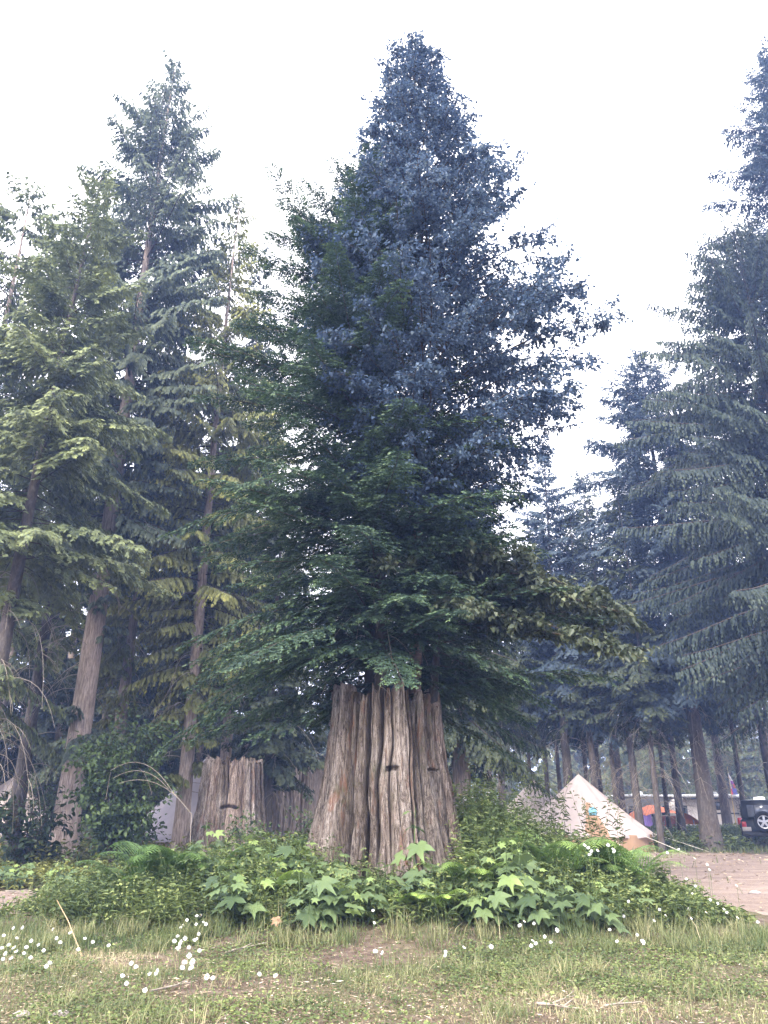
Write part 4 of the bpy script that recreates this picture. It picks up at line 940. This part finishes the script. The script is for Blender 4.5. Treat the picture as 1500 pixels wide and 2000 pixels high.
region(300, -4.2, 4.0, 8.3, 10.5, lambda x, y: .5, per=20, ll=.05, lw=.03, tint=.7)
o = un.build('undergrowth', M['weed']); tag(o, 'tangled mixed weeds on the mound round the huge stump', 'undergrowth', kind='stuff')
us.build('weed_stems', M['stem'], o)
# low yellow green herbs beyond the left track, green bank beyond the right clearing
hb = MB(); n = 2600
xs = rg.uniform(-16, -3, n); ys = rg.uniform(14.8, 21, n); weeds(hb, None, xs, ys, rg.uniform(.12, .4, n), rg, per=9, ll=.11, lw=.05, tint=.5)
n = 1500; xs = rg.uniform(-20, 3, n); ys = rg.uniform(18, 30, n); weeds(hb, None, xs, ys, rg.uniform(.3, .8, n), rg, per=10, ll=.2, lw=.08, tint=.3)
tag(hb.build('herb_cover', M['herb']), 'low yellow green herbs beyond the left dirt patch', 'ground cover', kind='stuff')
hb = MB(); n = 3600; xs = rg.uniform(9, 26, n); ys = rg.uniform(31.5, 44, n); ok = ys > 30.6 + (xs - 10) * .15; xs, ys = xs[ok], ys[ok]
ok = ~((xs > 14.2) & (xs < 17.2) & (ys < 38)); xs, ys = xs[ok], ys[ok]; n = len(xs)
weeds(hb, None, xs, ys, rg.uniform(.2, .75, n), rg, per=12, ll=.24, lw=.07, tint=.45)
n = 1500; xs = rg.uniform(1.5, 5, n); ys = rg.uniform(20, 32, n); ok = np.hypot(xs - XU(1137, 33.2), ys - 33.2) > 3; weeds(hb, None, xs[ok], ys[ok], rg.uniform(.2, .6, n)[ok], rg, per=9, ll=.2, lw=.07, tint=.4)
tag(hb.build('weed_bank', M['weed']), 'green weedy bank between the clearing and the campers', 'ground cover', kind='stuff')

# thimbleberry clumps; label tells each apart
TB = [(430, 1690, .85, .55, 8, 201, .0, 'broad leaved thimbleberry left of the stump, under the pale stump'),
      (480, 1800, .55, .5, 8, 202, -.05, 'grey green thimbleberry above the big daisy cluster'),
      (600, 1815, .58, .55, 9, 203, .0, 'wide leaved thimbleberry with a brown dead leaf at its foot'),
      (690, 1800, .55, .5, 9, 204, .12, 'brightest thimbleberry clump right at the front foot of the stump'),
      (640, 1715, .50, .35, 5, 205, .05, 'upright thimbleberry against the left flank of the stump'),
      (560, 1740, .62, .5, 8, 206, .0, 'thimbleberry in the middle of the left clump'),
      (860, 1770, .48, .4, 6, 208, .0, 'thimbleberry at the right foot of the stump'),
      (985, 1790, .92, .5, 10, 209, .18, 'tall yellow green thimbleberry column right of the stump'),
      (950, 1800, .50, .45, 7, 210, .05, 'thimbleberry in front of the tall yellow green one'),
      (1040, 1810, .50, .45, 7, 211, .0, 'thimbleberry under the bracken right of the stump'),
      (1110, 1810, .55, .6, 9, 212, -.12, 'wide dull green thimbleberry at the right front of the mound'),
      (1180, 1790, .45, .5, 7, 213, -.05, 'outermost thimbleberry on the right slope of the mound'),
      (150, 1755, .72, .4, 6, 214, .22, 'bright leaved thimbleberry by the left dirt patch'),
      (215, 1760, .45, .45, 6, 215, -.05, 'dull leaved thimbleberry right of the left dirt patch'),
      (30, 1735, .50, .5, 7, 216, .1, 'thimbleberry at the left edge beyond the dirt'),
      (800, 1715, 1.05, .15, 2, 217, .12, 'single thimbleberry stem rising in front of the stump'),
      (350, 1740, .62, .5, 7, 218, -.05, 'thimbleberry among the left ferns')]
for (u, v, hgt, sp, ns, sd, br, lab) in TB:
    x, y = at(u, v); y = min(y, 9.55) if abs(x) < 1.0 else (min(y, 10.2) if u > 300 else y); x = XU(u, y, .4)
    thimbleberry(lab, x, y, hgt, sp, ns, sd, br, per=7 if ns > 2 else 5)
FR = [(330, 1745, .95, 9, 301, .3, 'broad bracken fern left of the stump beside the weeds'), (270, 1765, .85, 8, 302, .25, 'dull green fern nearest the left dirt patch'),
      (400, 1735, .9, 8, 303, .25, 'fern under the leaning cedar'), (510, 1735, .55, 7, 304, .75, 'small bright fern left of the stump foot'),
      (560, 1760, .5, 6, 305, .8, 'small bright fern between thimbleberry leaves'), (850, 1790, .36, 9, 306, .85, 'yellow green fern at the right foot of the stump'),
      (920, 1760, .55, 9, 307, .7, 'bright fern fanning beside the right flank of the stump'), (1075, 1745, .95, 9, 308, .6, 'bracken fern with broad pale fronds right of the stump'),
      (1120, 1730, .95, 8, 309, .6, 'bracken fern in front of the large bell tent'), (1170, 1745, .85, 8, 310, .5, 'bracken fern on the right slope of the mound'),
      (1210, 1720, 1.0, 6, 311, .6, 'fern reaching over the tent wall at the right of the mound'), (790, 1780, .28, 7, 312, .8, 'tiny bright fern below the middle of the stump')]
for (u, v, L0, nf, sd, tb_, lab) in FR:
    x, y = at(u, v); y = min(y, 9.6) if abs(x) < 1.0 else min(y, 10.4); x = XU(u, y, .6); fern(lab, x, y, L0 * 1.18, nf, sd, tb_ - .1, upr=1.2)
# tall flowering weeds
TW = [(935, 1700, 1.45, 'tall weed close to the right flank of the stump'), (975, 1690, 1.75, 'tall weed left of the small tent peak'), (1010, 1700, 1.6, 'tall weed below the small tent peak'),
      (1065, 1690, 1.85, 'tallest weed between the two tent peaks'), (1100, 1700, 1.5, 'tall weed at the left edge of the large tent'), (1140, 1700, 1.35, 'tall weed in front of the tent doorway'),
      (1180, 1705, 1.65, 'tall seeding weed in front of the right tent slope'), (1205, 1710, 1.2, 'leaning tall weed at the right tent slope'), (1040, 1690, 1.35, 'tall weed in the thick of the right hand growth'), (900, 1690, 1.25, 'tall weed touching the stump on its right')]
for i, (u, v, hgt, lab) in enumerate(TW):
    x, y = at(u, v); y = min(y + .6, 12.0); x = XU(u, y, .8); z0 = float(gz(x, y)); root = thing('tall_weed', lab, 'plant', (x, y, z0), group='tall weeds right of the stump')
    lf, wd = MB(), MB(); r2 = np.random.default_rng(400 + i); n = 5
    xs = r2.normal(0, .12, n); ys = r2.normal(0, .12, n); hh = hgt * r2.uniform(.72, 1.0, n)
    weeds(lf, wd, xs, ys, hh, r2, per=30, ll=.13, lw=.024, tint=.4, z=np.zeros(n)); lf.build('leaves', M['weed'], root); wd.build('stems', M['stem'], root)
    fl = MB(); k = 60; Bp = np.stack([xs[0] + r2.normal(0, .02, k), ys[0] + r2.normal(0, .02, k), hh[0] * r2.uniform(.86, 1.06, k)], -1)
    leaves(fl, Bp, r2.normal(0, 1, (k, 3)) + [0, 0, .6], r2.normal(0, 1, (k, 3)), .03, .014, np.full(k, .8)); fl.build('flower_spike', M['weed'], root)

# leafy shrubs
def shrub(label, x, y, h, rx, ry, n, seed, m='shrub', ll=.11, name='leafy_shrub', sticks=16):
    rg = np.random.default_rng(seed); root = thing(name, label, 'shrub', (x, y, float(gz(x, y)))); lf, wd = MB(), MB(); LB, LD = [], []
    for i in range(sticks):
        az = rg.uniform(0, 6.28); rr = rg.uniform(.3, 1); hh = h * (1 - .35 * rr**2) * rg.uniform(.7, 1.05); s = np.linspace(0, 1, 8)
        Pp = np.stack([np.cos(az)*rx*rr*s**1.3, np.sin(az)*ry*rr*s**1.3, hh*s*(1.15 - .15*s)], -1); tube(wd, Pp, np.linspace(.022, .006, 8), 5)
        for q in range(13):
            k = rg.uniform(1.5, 7); k0 = min(int(k), 6); B = Pp[k0] + (Pp[k0+1]-Pp[k0])*(k-k0); d = nrm(np.array([cos(az), sin(az), .3]) + rg.normal(0, .9, 3)); l2 = rg.uniform(.3, .8) * min(1, h/2.5)
            tube(wd, [B, B + d*l2*.5, B + d*l2 + [0, 0, -.1*l2]], [.008, .005, .003], 3); nl = max(4, n // (sticks * 13)); tt = rg.uniform(.1, 1.1, nl)
            LB.append(B + d*(l2*tt)[:, None] + rg.normal(0, .08, (nl, 3))); LD.append(nrm(d*.5 + rg.normal(0, .6, (nl, 3)) + [0, 0, -.2]))
    LB = np.concatenate(LB); LD = np.concatenate(LD); n = len(LB); L = ll * rg.uniform(.65, 1.2, n)
    leaves(lf, LB, LD, rg.normal(0, .5, (n, 3)) + [0, -.3, 1.0], L, L*.66, rg.beta(2, 2.4, n), droop=.3); lf.build('leaves', M[m], root); wd.build('stems', M['darkwood'], root); return root
shrub('tall round leaved shrub right of the tallest left cedar', XU(228, 18.5, 1.5), 18.5, 3.5, 1.1, 1.0, 5200, 501)
shrub('lower arm of leafy shrub in front of the lilac tent edge', XU(250, 19.5, 1), 19.5, 1.3, .8, .9, 1500, 502)
shrub('dark leaved shrub in front of the left edge tent', XU(52, 19, 1), 19, 1.9, 1.15, .8, 900, 503, 'shrub_dark', .16, sticks=14)
shrub('dark shrub at the foot of the tallest left cedar', XU(70, 20.5, 1), 20.5, 0.6, .8, .7, 700, 504, 'shrub_dark', .13)
shrub('shrub between the pale stump and the huge stump', XU(555, 15.5, .8), 15.5, 1.25, 1.2, .8, 3400, 505, 'shrub', .07)
shrub('vine leaved shrub close behind the right edge of the huge stump', XU(905, 13.2, 1), 13.2, 1.35, .8, .7, 1800, 506, 'shrub_dark', .10)
shrub('tall thin shrub left of the tallest cedar', XU(55, 21, 2), 22.5, 2.4, .8, .8, 1300, 507, 'shrub', .11)
# arching bare sticks by the lilac tent
wd = MB()
for k, (u0, v0, u1, v1, dz) in enumerate([(215, 1505, 330, 1545, .35), (222, 1520, 322, 1540, .25), (235, 1530, 372, 1590, .3), (215, 1508, 200, 1560, .05), (268, 1500, 290, 1550, .1)]):
    Y = 17; A = np.array([XU(u0, Y, 2), Y, ZV(v0, Y)]); B = np.array([XU(u1, Y, 2), Y + .4, ZV(v1, Y)]); s = np.linspace(0, 1, 9)[:, None]
    tube(wd, A + (B-A)*s + np.array([0, 0, dz]) * (4*s*(1-s)), np.linspace(.004, .007, 9), 4)
base = np.array([XU(372, 17.4, .5), 17.4, 0.0]); B = np.array([XU(372, 17, 2), 17.4, ZV(1590, 17)]); 
tube(wd, [np.array([XU(330, 17, 2), 17.4, ZV(1545, 17)]), B, base], .009, 5)
tag(wd.build('bare_branch', M['deadwood']), 'arching bare pale branch in front of the lilac tent', 'branch')

# ------------------------------------------------------------------ grass, ground litter, clover
rg = np.random.default_rng(77)
def blades(mb, x, y, h, w_, tint, rg, lay=.5):
    n = len(x); az = rg.uniform(0, 6.28, n); z = gz(x, y); d = np.stack([np.cos(az), np.sin(az), 0*az], -1); S = np.stack([-np.sin(az), np.cos(az), 0*az], -1)
    # blade faces turned at random; bends over as it rises
    f = rg.uniform(.1, 1, n)**1.2 * lay * 2; B = np.stack([x, y, z - .01], -1); pts = []
    up = np.array([0, 0, 1.0])
    for k, ww in ((0, 1.0), (.5, .85), (1, .06)):
        c = B + d * (h * f * k**1.7)[:, None] + up * (h * k * np.sqrt(np.maximum(1 - .55 * (f*k)**1.2, .08)))[:, None]
        a = rg.uniform(-.0, .0); pts += [c - S * (w_ * ww / 2)[:, None], c + S * (w_ * ww / 2)[:, None]]
    V = np.stack(pts, 1).reshape(-1, 3); k = np.arange(n)[:, None]*6
    mb.add(V, np.concatenate([k + [0, 1, 3, 2], k + [2, 3, 5, 4]], 1).reshape(-1, 4), np.repeat(tint, 2))
def scatter(n, x0, x1, y0, y1, dens):
    xs = rg.uniform(x0, x1, n); ys = y0 + (y1 - y0) * rg.random(n)**1.15; p = dens(xs, ys); ok = rg.random(n) < p; return xs[ok], ys[ok]
gr = MB()
def wear(x, y): return fbm(x * .9 + 3, y * 1.3 + 8, 2.0)     # worn and grown patches
def dn(x, y):
    p = np.clip((wear(x, y) - .43) * 6, .08, 1) * np.clip((y - 5.0) / 1.3, .18, 1); return np.where(isroad(x, y), .02, p)
xs, ys = scatter(150000, -5, 5.6, 4.6, 9.6, dn); n = len(xs)
hh = (.03 + .035 * np.clip((ys - 5) / 3, 0, 1) * (.5 + wear(xs, ys))) * rg.uniform(.5, 1.5, n)
dry = (fbm(xs * .9 + 50, ys * 1.2, 1.0) - .5) * 2.4
blades(gr, xs, ys, hh, rg.uniform(.003, .006, n), np.clip(.42 + dry + rg.normal(0, .17, n) + .12*np.clip((6.5-ys)/1.5, 0, 1), 0, 1), rg, .95)
# long grass round the foot of the mound, in tufts
tx = rg.uniform(-5.0, 5.2, 260); ty = rg.uniform(7.9, 9.4, 260); ok = ~isroad(tx, ty); tx, ty = tx[ok], ty[ok]
k = 60; x = np.repeat(tx, k) + rg.normal(0, .07, len(tx)*k); y = np.repeat(ty, k) + rg.normal(0, .07, len(tx)*k); th_ = np.repeat(rg.uniform(.10, .28, len(tx)), k)
blades(gr, x, y, th_ * rg.uniform(.5, 1.15, len(x)), rg.uniform(.004, .008, len(x)), np.clip(np.repeat(rg.uniform(.15, .65, len(tx)), k) + rg.normal(0, .12, len(x)), 0, 1), rg, .55)
tx = rg.uniform(-5, 5.2, 130); ty = rg.uniform(5.2, 7.4, 130); k = 45; x = np.repeat(tx, k) + rg.normal(0, .06, len(tx)*k); y = np.repeat(ty, k) + rg.normal(0, .06, len(tx)*k)
blades(gr, x, y, rg.uniform(.06, .2, len(x)), rg.uniform(.003, .006, len(x)), np.clip(np.repeat(rg.uniform(.3, .75, len(tx)), k) + rg.normal(0, .1, len(x)), 0, 1), rg, .8)
# sparse coarse grass farther off
xs, ys = scatter(60000, -18, 20, 13, 46, lambda x, y: np.where(isroad(x, y), .01, .9)); n = len(xs)
blades(gr, xs, ys, rg.uniform(.1, .35, n), rg.uniform(.012, .03, n), np.clip(.35 + rg.normal(0, .15, n), 0, 1), rg, .6)
tag(gr.build('grass', M['grass']), 'short worn grass with taller tufts round the mound', 'grass', kind='stuff')
# clover-like low leaves
cl = MB(); xs, ys = scatter(95000, -5, 5.6, 4.5, 8.8, lambda x, y: np.clip((fbm(x*1.1 + 30, y*1.4, 6.0) - .44) * 6, .10, 1)); n = len(xs)
B = np.stack([xs, ys, gz(xs, ys) + rg.uniform(.004, .05, n)], -1); az = rg.uniform(0, 6.28, n)
leaves(cl, B, np.stack([np.cos(az), np.sin(az), rg.uniform(-.1, .5, n)], -1), rg.normal(0, .35, (n, 3)) + [0, -.2, 1.0], rg.uniform(.014, .034, n), rg.uniform(.012, .024, n), np.clip(.45 + rg.normal(0, .25, n), 0, 1))
tag(cl.build('clover', M['weed']), 'low clover leaves and small herbs in the worn grass', 'ground cover', kind='stuff')
# dead straw, crumbs, chips
li = MB(); n = 15000; xs = rg.uniform(-5, 5.6, n); ys = 4.4 + 4.6 * rg.random(n)**1.3; az = rg.uniform(0, 6.28, n)
kites(li, np.stack([xs, ys, gz(xs, ys) + rg.uniform(.003, .03, n)], -1), nrm(np.stack([np.cos(az), np.sin(az), rg.uniform(-.12, .2, n)], -1)), nrm(rg.normal(0, .4, (n, 3)) + [0, 0, 1.0]), rg.uniform(.01, .07, n), rg.uniform(.003, .009, n), rg.uniform(0, 1, n))
n = 9000; xs = rg.uniform(-12, 16, n); ys = rg.uniform(8.5, 30, n); ok = isroad(xs, ys); xs, ys = xs[ok], ys[ok]; n = len(xs); az = rg.uniform(0, 6.28, n); sc2 = ys / 9
kites(li, np.stack([xs, ys, gz(xs, ys) + .012], -1), nrm(np.stack([np.cos(az), np.sin(az), rg.uniform(-.1, .3, n)], -1)), nrm(rg.normal(0, .4, (n, 3)) + [0, 0, 1.0]), rg.uniform(.02, .07, n) * sc2, rg.uniform(.006, .018, n) * sc2, rg.uniform(0, .8, n))
def litmat():
    m, nt, b = mat('straw_litter', .9, .1)
    nt.links.new(ramp(nt, tintsock(nt), [(0, (.14, .10, .07)), (.4, (.30, .22, .15)), (.8, (.48, .40, .29)), (1, (.6, .53, .44))]), b.inputs['Base Color']); return m
n = 16000; xs = rg.uniform(-5, 5.6, n); ys = 4.4 + 2.6 * rg.random(n)**1.4; az = rg.uniform(0, 6.28, n)
leaves(li, np.stack([xs, ys, gz(xs, ys) + rg.uniform(.002, .02, n)], -1), np.stack([np.cos(az), np.sin(az), rg.uniform(-.1, .4, n)], -1), rg.normal(0, .5, (n, 3)) + [0, 0, 1.0], rg.uniform(.008, .022, n), rg.uniform(.005, .014, n), rg.uniform(0, .75, n))
tag(li.build('leaf_litter', litmat()), 'dry straw, needles and chips scattered on the soil', 'litter', kind='stuff')
# sticks lying on the ground
SK = [((1050, 1972), (1140, 1983), .012, 'pale forked stick lying in the front grass at the right'), ((1070, 1975), (1125, 1955), .008, 'short pale stick crossing the forked one'),
      ((440, 1868), (520, 1850), .010, 'thin tan stick below the left clump'), ((295, 1945), (390, 1925), .008, 'dark twig among trampled grass at the lower left'),
      ((10, 1746), (85, 1744), .016, 'dead branch lying on the left dirt patch'), ((1180, 1975), (1260, 1968), .008, 'short twig at the lower right')]
for i, (a, b, r, lab) in enumerate(SK):
    xa, ya = at(*a); xb2, yb2 = at(*b); s = np.linspace(0, 1, 9); rgk = np.random.default_rng(600 + i)
    xx = xa + (xb2-xa)*s + .012*np.cumsum(rgk.normal(0, .4, 9)); yy = ya + (yb2-ya)*s + .012*np.cumsum(rgk.normal(0, .4, 9)); mb = MB()
    tube(mb, np.stack([xx, yy, gz(xx, yy) + r + .02], -1), np.linspace(r, r*.45, 9), 6, cap=True)
    j = rgk.integers(3, 6); tube(mb, np.stack([xx[j] + np.linspace(0, .08, 4), yy[j] + np.linspace(0, .07, 4), gz(xx[j], yy[j]) + r + .02 + np.linspace(0, .03, 4)], -1), np.linspace(r*.6, r*.25, 4), 4)
    tag(mb.build('stick', M['deadwood']), lab, 'stick')
# slanting straw stalk at the left and the brown dead leaf
x, y = at(160, 1870); mb = MB(); x2 = XU(122, y + .1, .8); tube(mb, [(x, y, float(gz(x, y))), ((x+x2)/2 - .02, y + .05, .3), (x2, y + .1, ZV(1760, y))], [.006, .005, .003], 5)
tag(mb.build('dry_stalk', flat('straw_stalk', (.42, .30, .18), .8, .1)), 'leaning dry tan stalk near the left dirt patch', 'stalk')
x, y = at(541, 1800, .12); mb = MB(); r3 = np.random.default_rng(9); maple_leaves(mb, np.array([[x, y - .12, float(gz(x, y)) + .16], [x + .02, y - .13, float(gz(x, y)) + .14]]), np.array([[.3, -.3, -.9], [-.6, -.2, -.4]]), np.array([[.2, -1, .3], [.4, -.9, .5]]), np.array([.075, .06]), np.array([.5, .5]), rg=r3)
tag(mb.build('dead_leaf', M['dead']), 'crumpled brown dead leaf under the left thimbleberries', 'leaf')
# small stones near the track
def stone(label, u, v, r, seed, grp=None):
    x, y = at(u, v); rg = np.random.default_rng(seed); th = np.linspace(0, 2*pi, 13)[:-1]; ph = np.linspace(-.5*pi, .5*pi, 7)
    TH, PH = np.meshgrid(th, ph); rr = r * (1 + .35*(vn(np.cos(TH)*2 + seed, np.sin(TH)*2, PH*1.5) - .5)*2); V = np.stack([rr*np.cos(PH)*np.cos(TH)*1.3, rr*np.cos(PH)*np.sin(TH), rr*np.sin(PH)*.6], -1)
    i = np.arange(6)[:, None]*12; j = np.arange(12)[None]; mb = MB(); mb.add(V.reshape(-1, 3), np.stack([i+j, i+(j+1) % 12, i+12+(j+1) % 12, i+12+j], -1).reshape(-1, 4))
    tag(mb.build('rock', M['rock'], loc=(x, y, float(gz(x, y)) + r*.15), smooth=True), label, 'rock', grp)
M['rock'] = flat('grey_rock', (.33, .28, .26), .9, .15, .3, 8)
for q in [('flat pale rock at the foot of the tall right fir', 1402, 1652, .22, 1), ('pinkish rock left of the tall right fir root', 1345, 1656, .2, 2), ('small pale stone at the bottom left corner', 40, 1990, .045, 3), ('small white stone in the front clover', 118, 1985, .04, 4), ('brown clod on the right dirt', 1474, 1746, .07, 5)]: stone(*q)

# ------------------------------------------------------------------ daisies
M['petal'] = flat('daisy_petals', (.62, .62, .60), .7, .2, .04, 40); M['disc'] = flat('daisy_disc', (.62, .36, .05), .8, .2, .2, 90)
def daisy_proto(sd):
    rg = np.random.default_rng(sd); st_, pt_, dc = MB(), MB(), MB(); h = .28; tilt = nrm(np.array([rg.uniform(-.4, .4), -.9, rg.uniform(.3, 1.0)]))
    top = np.array([0, -.03, h]); tube(st_, [(0, 0, -.02), (.01, .0, h*.5), tuple(top)], [.003, .0028, .0025], 4)
    A = nrm(np.cross(tilt, [0, 0, 1.0])); B = np.cross(tilt, A); n = 15; th = np.arange(n)/n*2*pi + rg.uniform(-.08, .08, n)
    D = np.cos(th)[:, None]*A + np.sin(th)[:, None]*B - tilt * rg.uniform(-.05, .35, n)[:, None]
    leaves(pt_, top + D*.006, D, np.broadcast_to(tilt, D.shape), rg.uniform(.021, .028, n), .0078, .5, droop=.1, fold=.05)
    th = np.arange(8)/8*2*pi; V = [top + tilt*.001 + (cos(t)*A + sin(t)*B)*.0085 for t in th] + [top + tilt*.006 + (cos(t)*A + sin(t)*B)*.005 for t in th]
    i = np.arange(8); dc.add(V, np.stack([i, (i+1) % 8, 8 + (i+1) % 8, 8+i], -1)); dc.add(V[8:], [(0, 1, 2, 3), (0, 3, 4, 7), (4, 5, 6, 7)])
    root = thing('daisy', 'x', 'daisy'); st_.build('stem', M['stem'], root); pt_.build('petals', M['petal'], root); dc.build('flower_disc', M['disc'], root); return root
DP = [daisy_proto(s) for s in range(700, 705)]; used = set()
DZ = {'white daisy in the dense upright cluster below the left thimbleberries': [(360, 1832, 1.15), (349, 1829), (355, 1840, 1.3), (352, 1850, 1.2), (368, 1851), (370, 1866, 1.3), (363, 1878, 1.2), (377, 1878, 1.35), (355, 1890, 1.1), (376, 1889, 1.2), (388, 1858), (379, 1836, .9), (387, 1824), (340, 1838, 1.1), (385, 1833)],
      'white daisy nodding just above the dense upright cluster': [(365, 1797), (386, 1789), (391, 1789), (357, 1808), (353, 1812), (384, 1806), (397, 1801), (402, 1805)],
      'white daisy trampled with others at the lower left edge': [(8, 1827), (18, 1845), (28, 1812), (33, 1832), (45, 1812), (52, 1850), (30, 1850), (62, 1838), (48, 1862), (12, 1862), (6, 1872), (25, 1870), (85, 1857), (97, 1880), (90, 1887), (78, 1845), (34, 1858), (60, 1870), (5, 1850)],
      'white daisy among straw right of the lower left edge patch': [(110, 1832), (118, 1840), (138, 1822), (152, 1854), (167, 1832), (105, 1815), (181, 1840), (212, 1846)],
      'white daisy lying in the trampled grass at lower left': [(257, 1882), (268, 1887), (309, 1899, 1.25), (295, 1902), (282, 1934), (247, 1921), (240, 1905), (405, 1907, 1.1), (418, 1909), (540, 1904), (505, 1903)],
      'white daisy below the middle of the stump': [(735, 1857, 1.2), (748, 1861), (730, 1802), (729, 1779)],
      'lone white daisy in the open grass right of the middle': [(957, 1849, 1.25)],
      'white daisy in the open grass left of the lone one': [(905, 1850), (871, 1866), (869, 1859)],
      'white daisy below the right hand thimbleberries': [(1016, 1807, 1.2), (1043, 1805), (1023, 1800), (1085, 1816, 1.2), (1076, 1841), (1046, 1842), (1037, 1848), (1039, 1838), (1063, 1829), (1192, 1817), (1205, 1838)],
      'white daisy in tall grass at the right end of the mound': [(1243, 1826), (1255, 1838, 1.2), (1258, 1842), (1276, 1798), (1264, 1773), (1288, 1777), (1219, 1778), (1218, 1790), (1312, 1773), (1298, 1788), (1244, 1727), (1160, 1775), (1227, 1760), (1303, 1781), (1325, 1792)],
      'white daisy on the grassy slope beside the right dirt': [(1345, 1775), (1377, 1782), (1362, 1768), (1348, 1793), (1290, 1755), (1320, 1762), (1334, 1770), (1385, 1758), (1412, 1775), (1420, 1782), (1351, 1745), (1439, 1792), (1400, 1765), (1480, 1800)],
      'white daisy on a tall stem against the right dirt': [(1326, 1658), (1303, 1665), (1355, 1676), (1379, 1688), (1384, 1698), (1340, 1716), (1357, 1730), (1437, 1729), (1385, 1757)],
      'white daisy in the dense weeds in front of the large tent': [(1150, 1655), (1165, 1660), (1156, 1662), (1197, 1658, 1.2), (1200, 1662, 1.1), (1140, 1650), (1152, 1668), (1186, 1650)],
      'white daisy behind the right edge of the stump': [(897, 1553), (885, 1563), (890, 1570), (900, 1566), (905, 1560), (912, 1572), (884, 1578), (895, 1580), (920, 1556), (935, 1560), (948, 1553), (950, 1549), (930, 1566), (903, 1588), (893, 1592)]}
ORD = 'first second third fourth fifth sixth seventh eighth ninth tenth eleventh twelfth thirteenth fourteenth fifteenth sixteenth seventeenth eighteenth nineteenth twentieth'.split()
rd_ = np.random.default_rng(12); first = True; kcount = 0
for lab, pts in DZ.items():
    ext = {}
    if len(pts) > 5:
        for wd_, key, sg_ in (('topmost', 1, 1), ('lowest', 1, -1), ('leftmost', 0, 1), ('rightmost', 0, -1)):
            q_ = min(range(len(pts)), key=lambda i_: sg_ * pts[i_][key]); ext.setdefault(q_, wd_)
    base_lab = lab
    for ip, p in enumerate(pts):
        rank = sorted(range(len(pts)), key=lambda i_: pts[i_][0]).index(ip)
        lab = base_lab if len(pts) == 1 else base_lab.replace('white daisy', ORD[rank] + ' white daisy from the left')
        u, v = p[0], p[1]; s = (p[2] if len(p) > 2 else .9) * .62
        behind = 'behind the right' in lab; weedy = 'dense weeds' in lab; tall = 'tall stem' in lab
        if behind: Y = 12.6 + rd_.uniform(-.3, .3); z = ZV(v, Y); x = XU(u, Y, z); hs = z - float(gz(x, Y)); s = 1.25
        elif weedy: Y = 8.6 + rd_.uniform(-.2, .2); z = ZV(v, Y); x = XU(u, Y, z); hs = z - float(gz(x, Y)); s = .7
        elif tall: Y = 9.2 + rd_.uniform(-.3, .2); z = ZV(v, Y); x = XU(u, Y, z); hs = max(z - float(gz(x, Y)), .1)
        else:
            hs = rd_.uniform(.10, .26); x, Y = at(u, v, hs)
        k = kcount % 5; kcount += 1
        g_ = base_lab.replace('white daisy', 'daisies').replace('lone ', '')
        r = dup(DP[k], (x, Y, float(gz(x, Y))), rd_.uniform(-.6, .6), (s, s, hs / .28), lab, g_)
        r.scale = (s, s, hs / .28)
        for c_ in r.children:
            if c_.name.startswith(('petals', 'flower_disc')):      # keep the flower head's own size on a longer or shorter stem
                zs = s / (hs / .28); c_.scale = (1, 1, zs); c_.location = (0, 0, .28 * (1 - zs))
for p in DP:
    for c_ in list(p.children): bpy.data.objects.remove(c_)
    bpy.data.objects.remove(p)

# ------------------------------------------------------------------ thin haze added to imitate the lens flare veil
HD = 0.0020
mb = MB(); box(mb, -430, 430, -330, 640, -1.5, 60)
hz = mb.build('haze', bpy.data.materials.new('haze')); tag(hz, 'thin bluish haze added to imitate lens flare', kind='stuff')
m = hz.data.materials[0]; m.use_nodes = True; nt = m.node_tree; nt.nodes.remove(nt.nodes['Principled BSDF'])
pv = nt.nodes.new('ShaderNodeVolumePrincipled'); pv.inputs['Color'].default_value = (.34, .50, 1.0, 1); pv.inputs['Density'].default_value = HD; pv.inputs['Anisotropy'].default_value = .2
nt.links.new(pv.outputs[0], nt.nodes['Material Output'].inputs['Volume'])
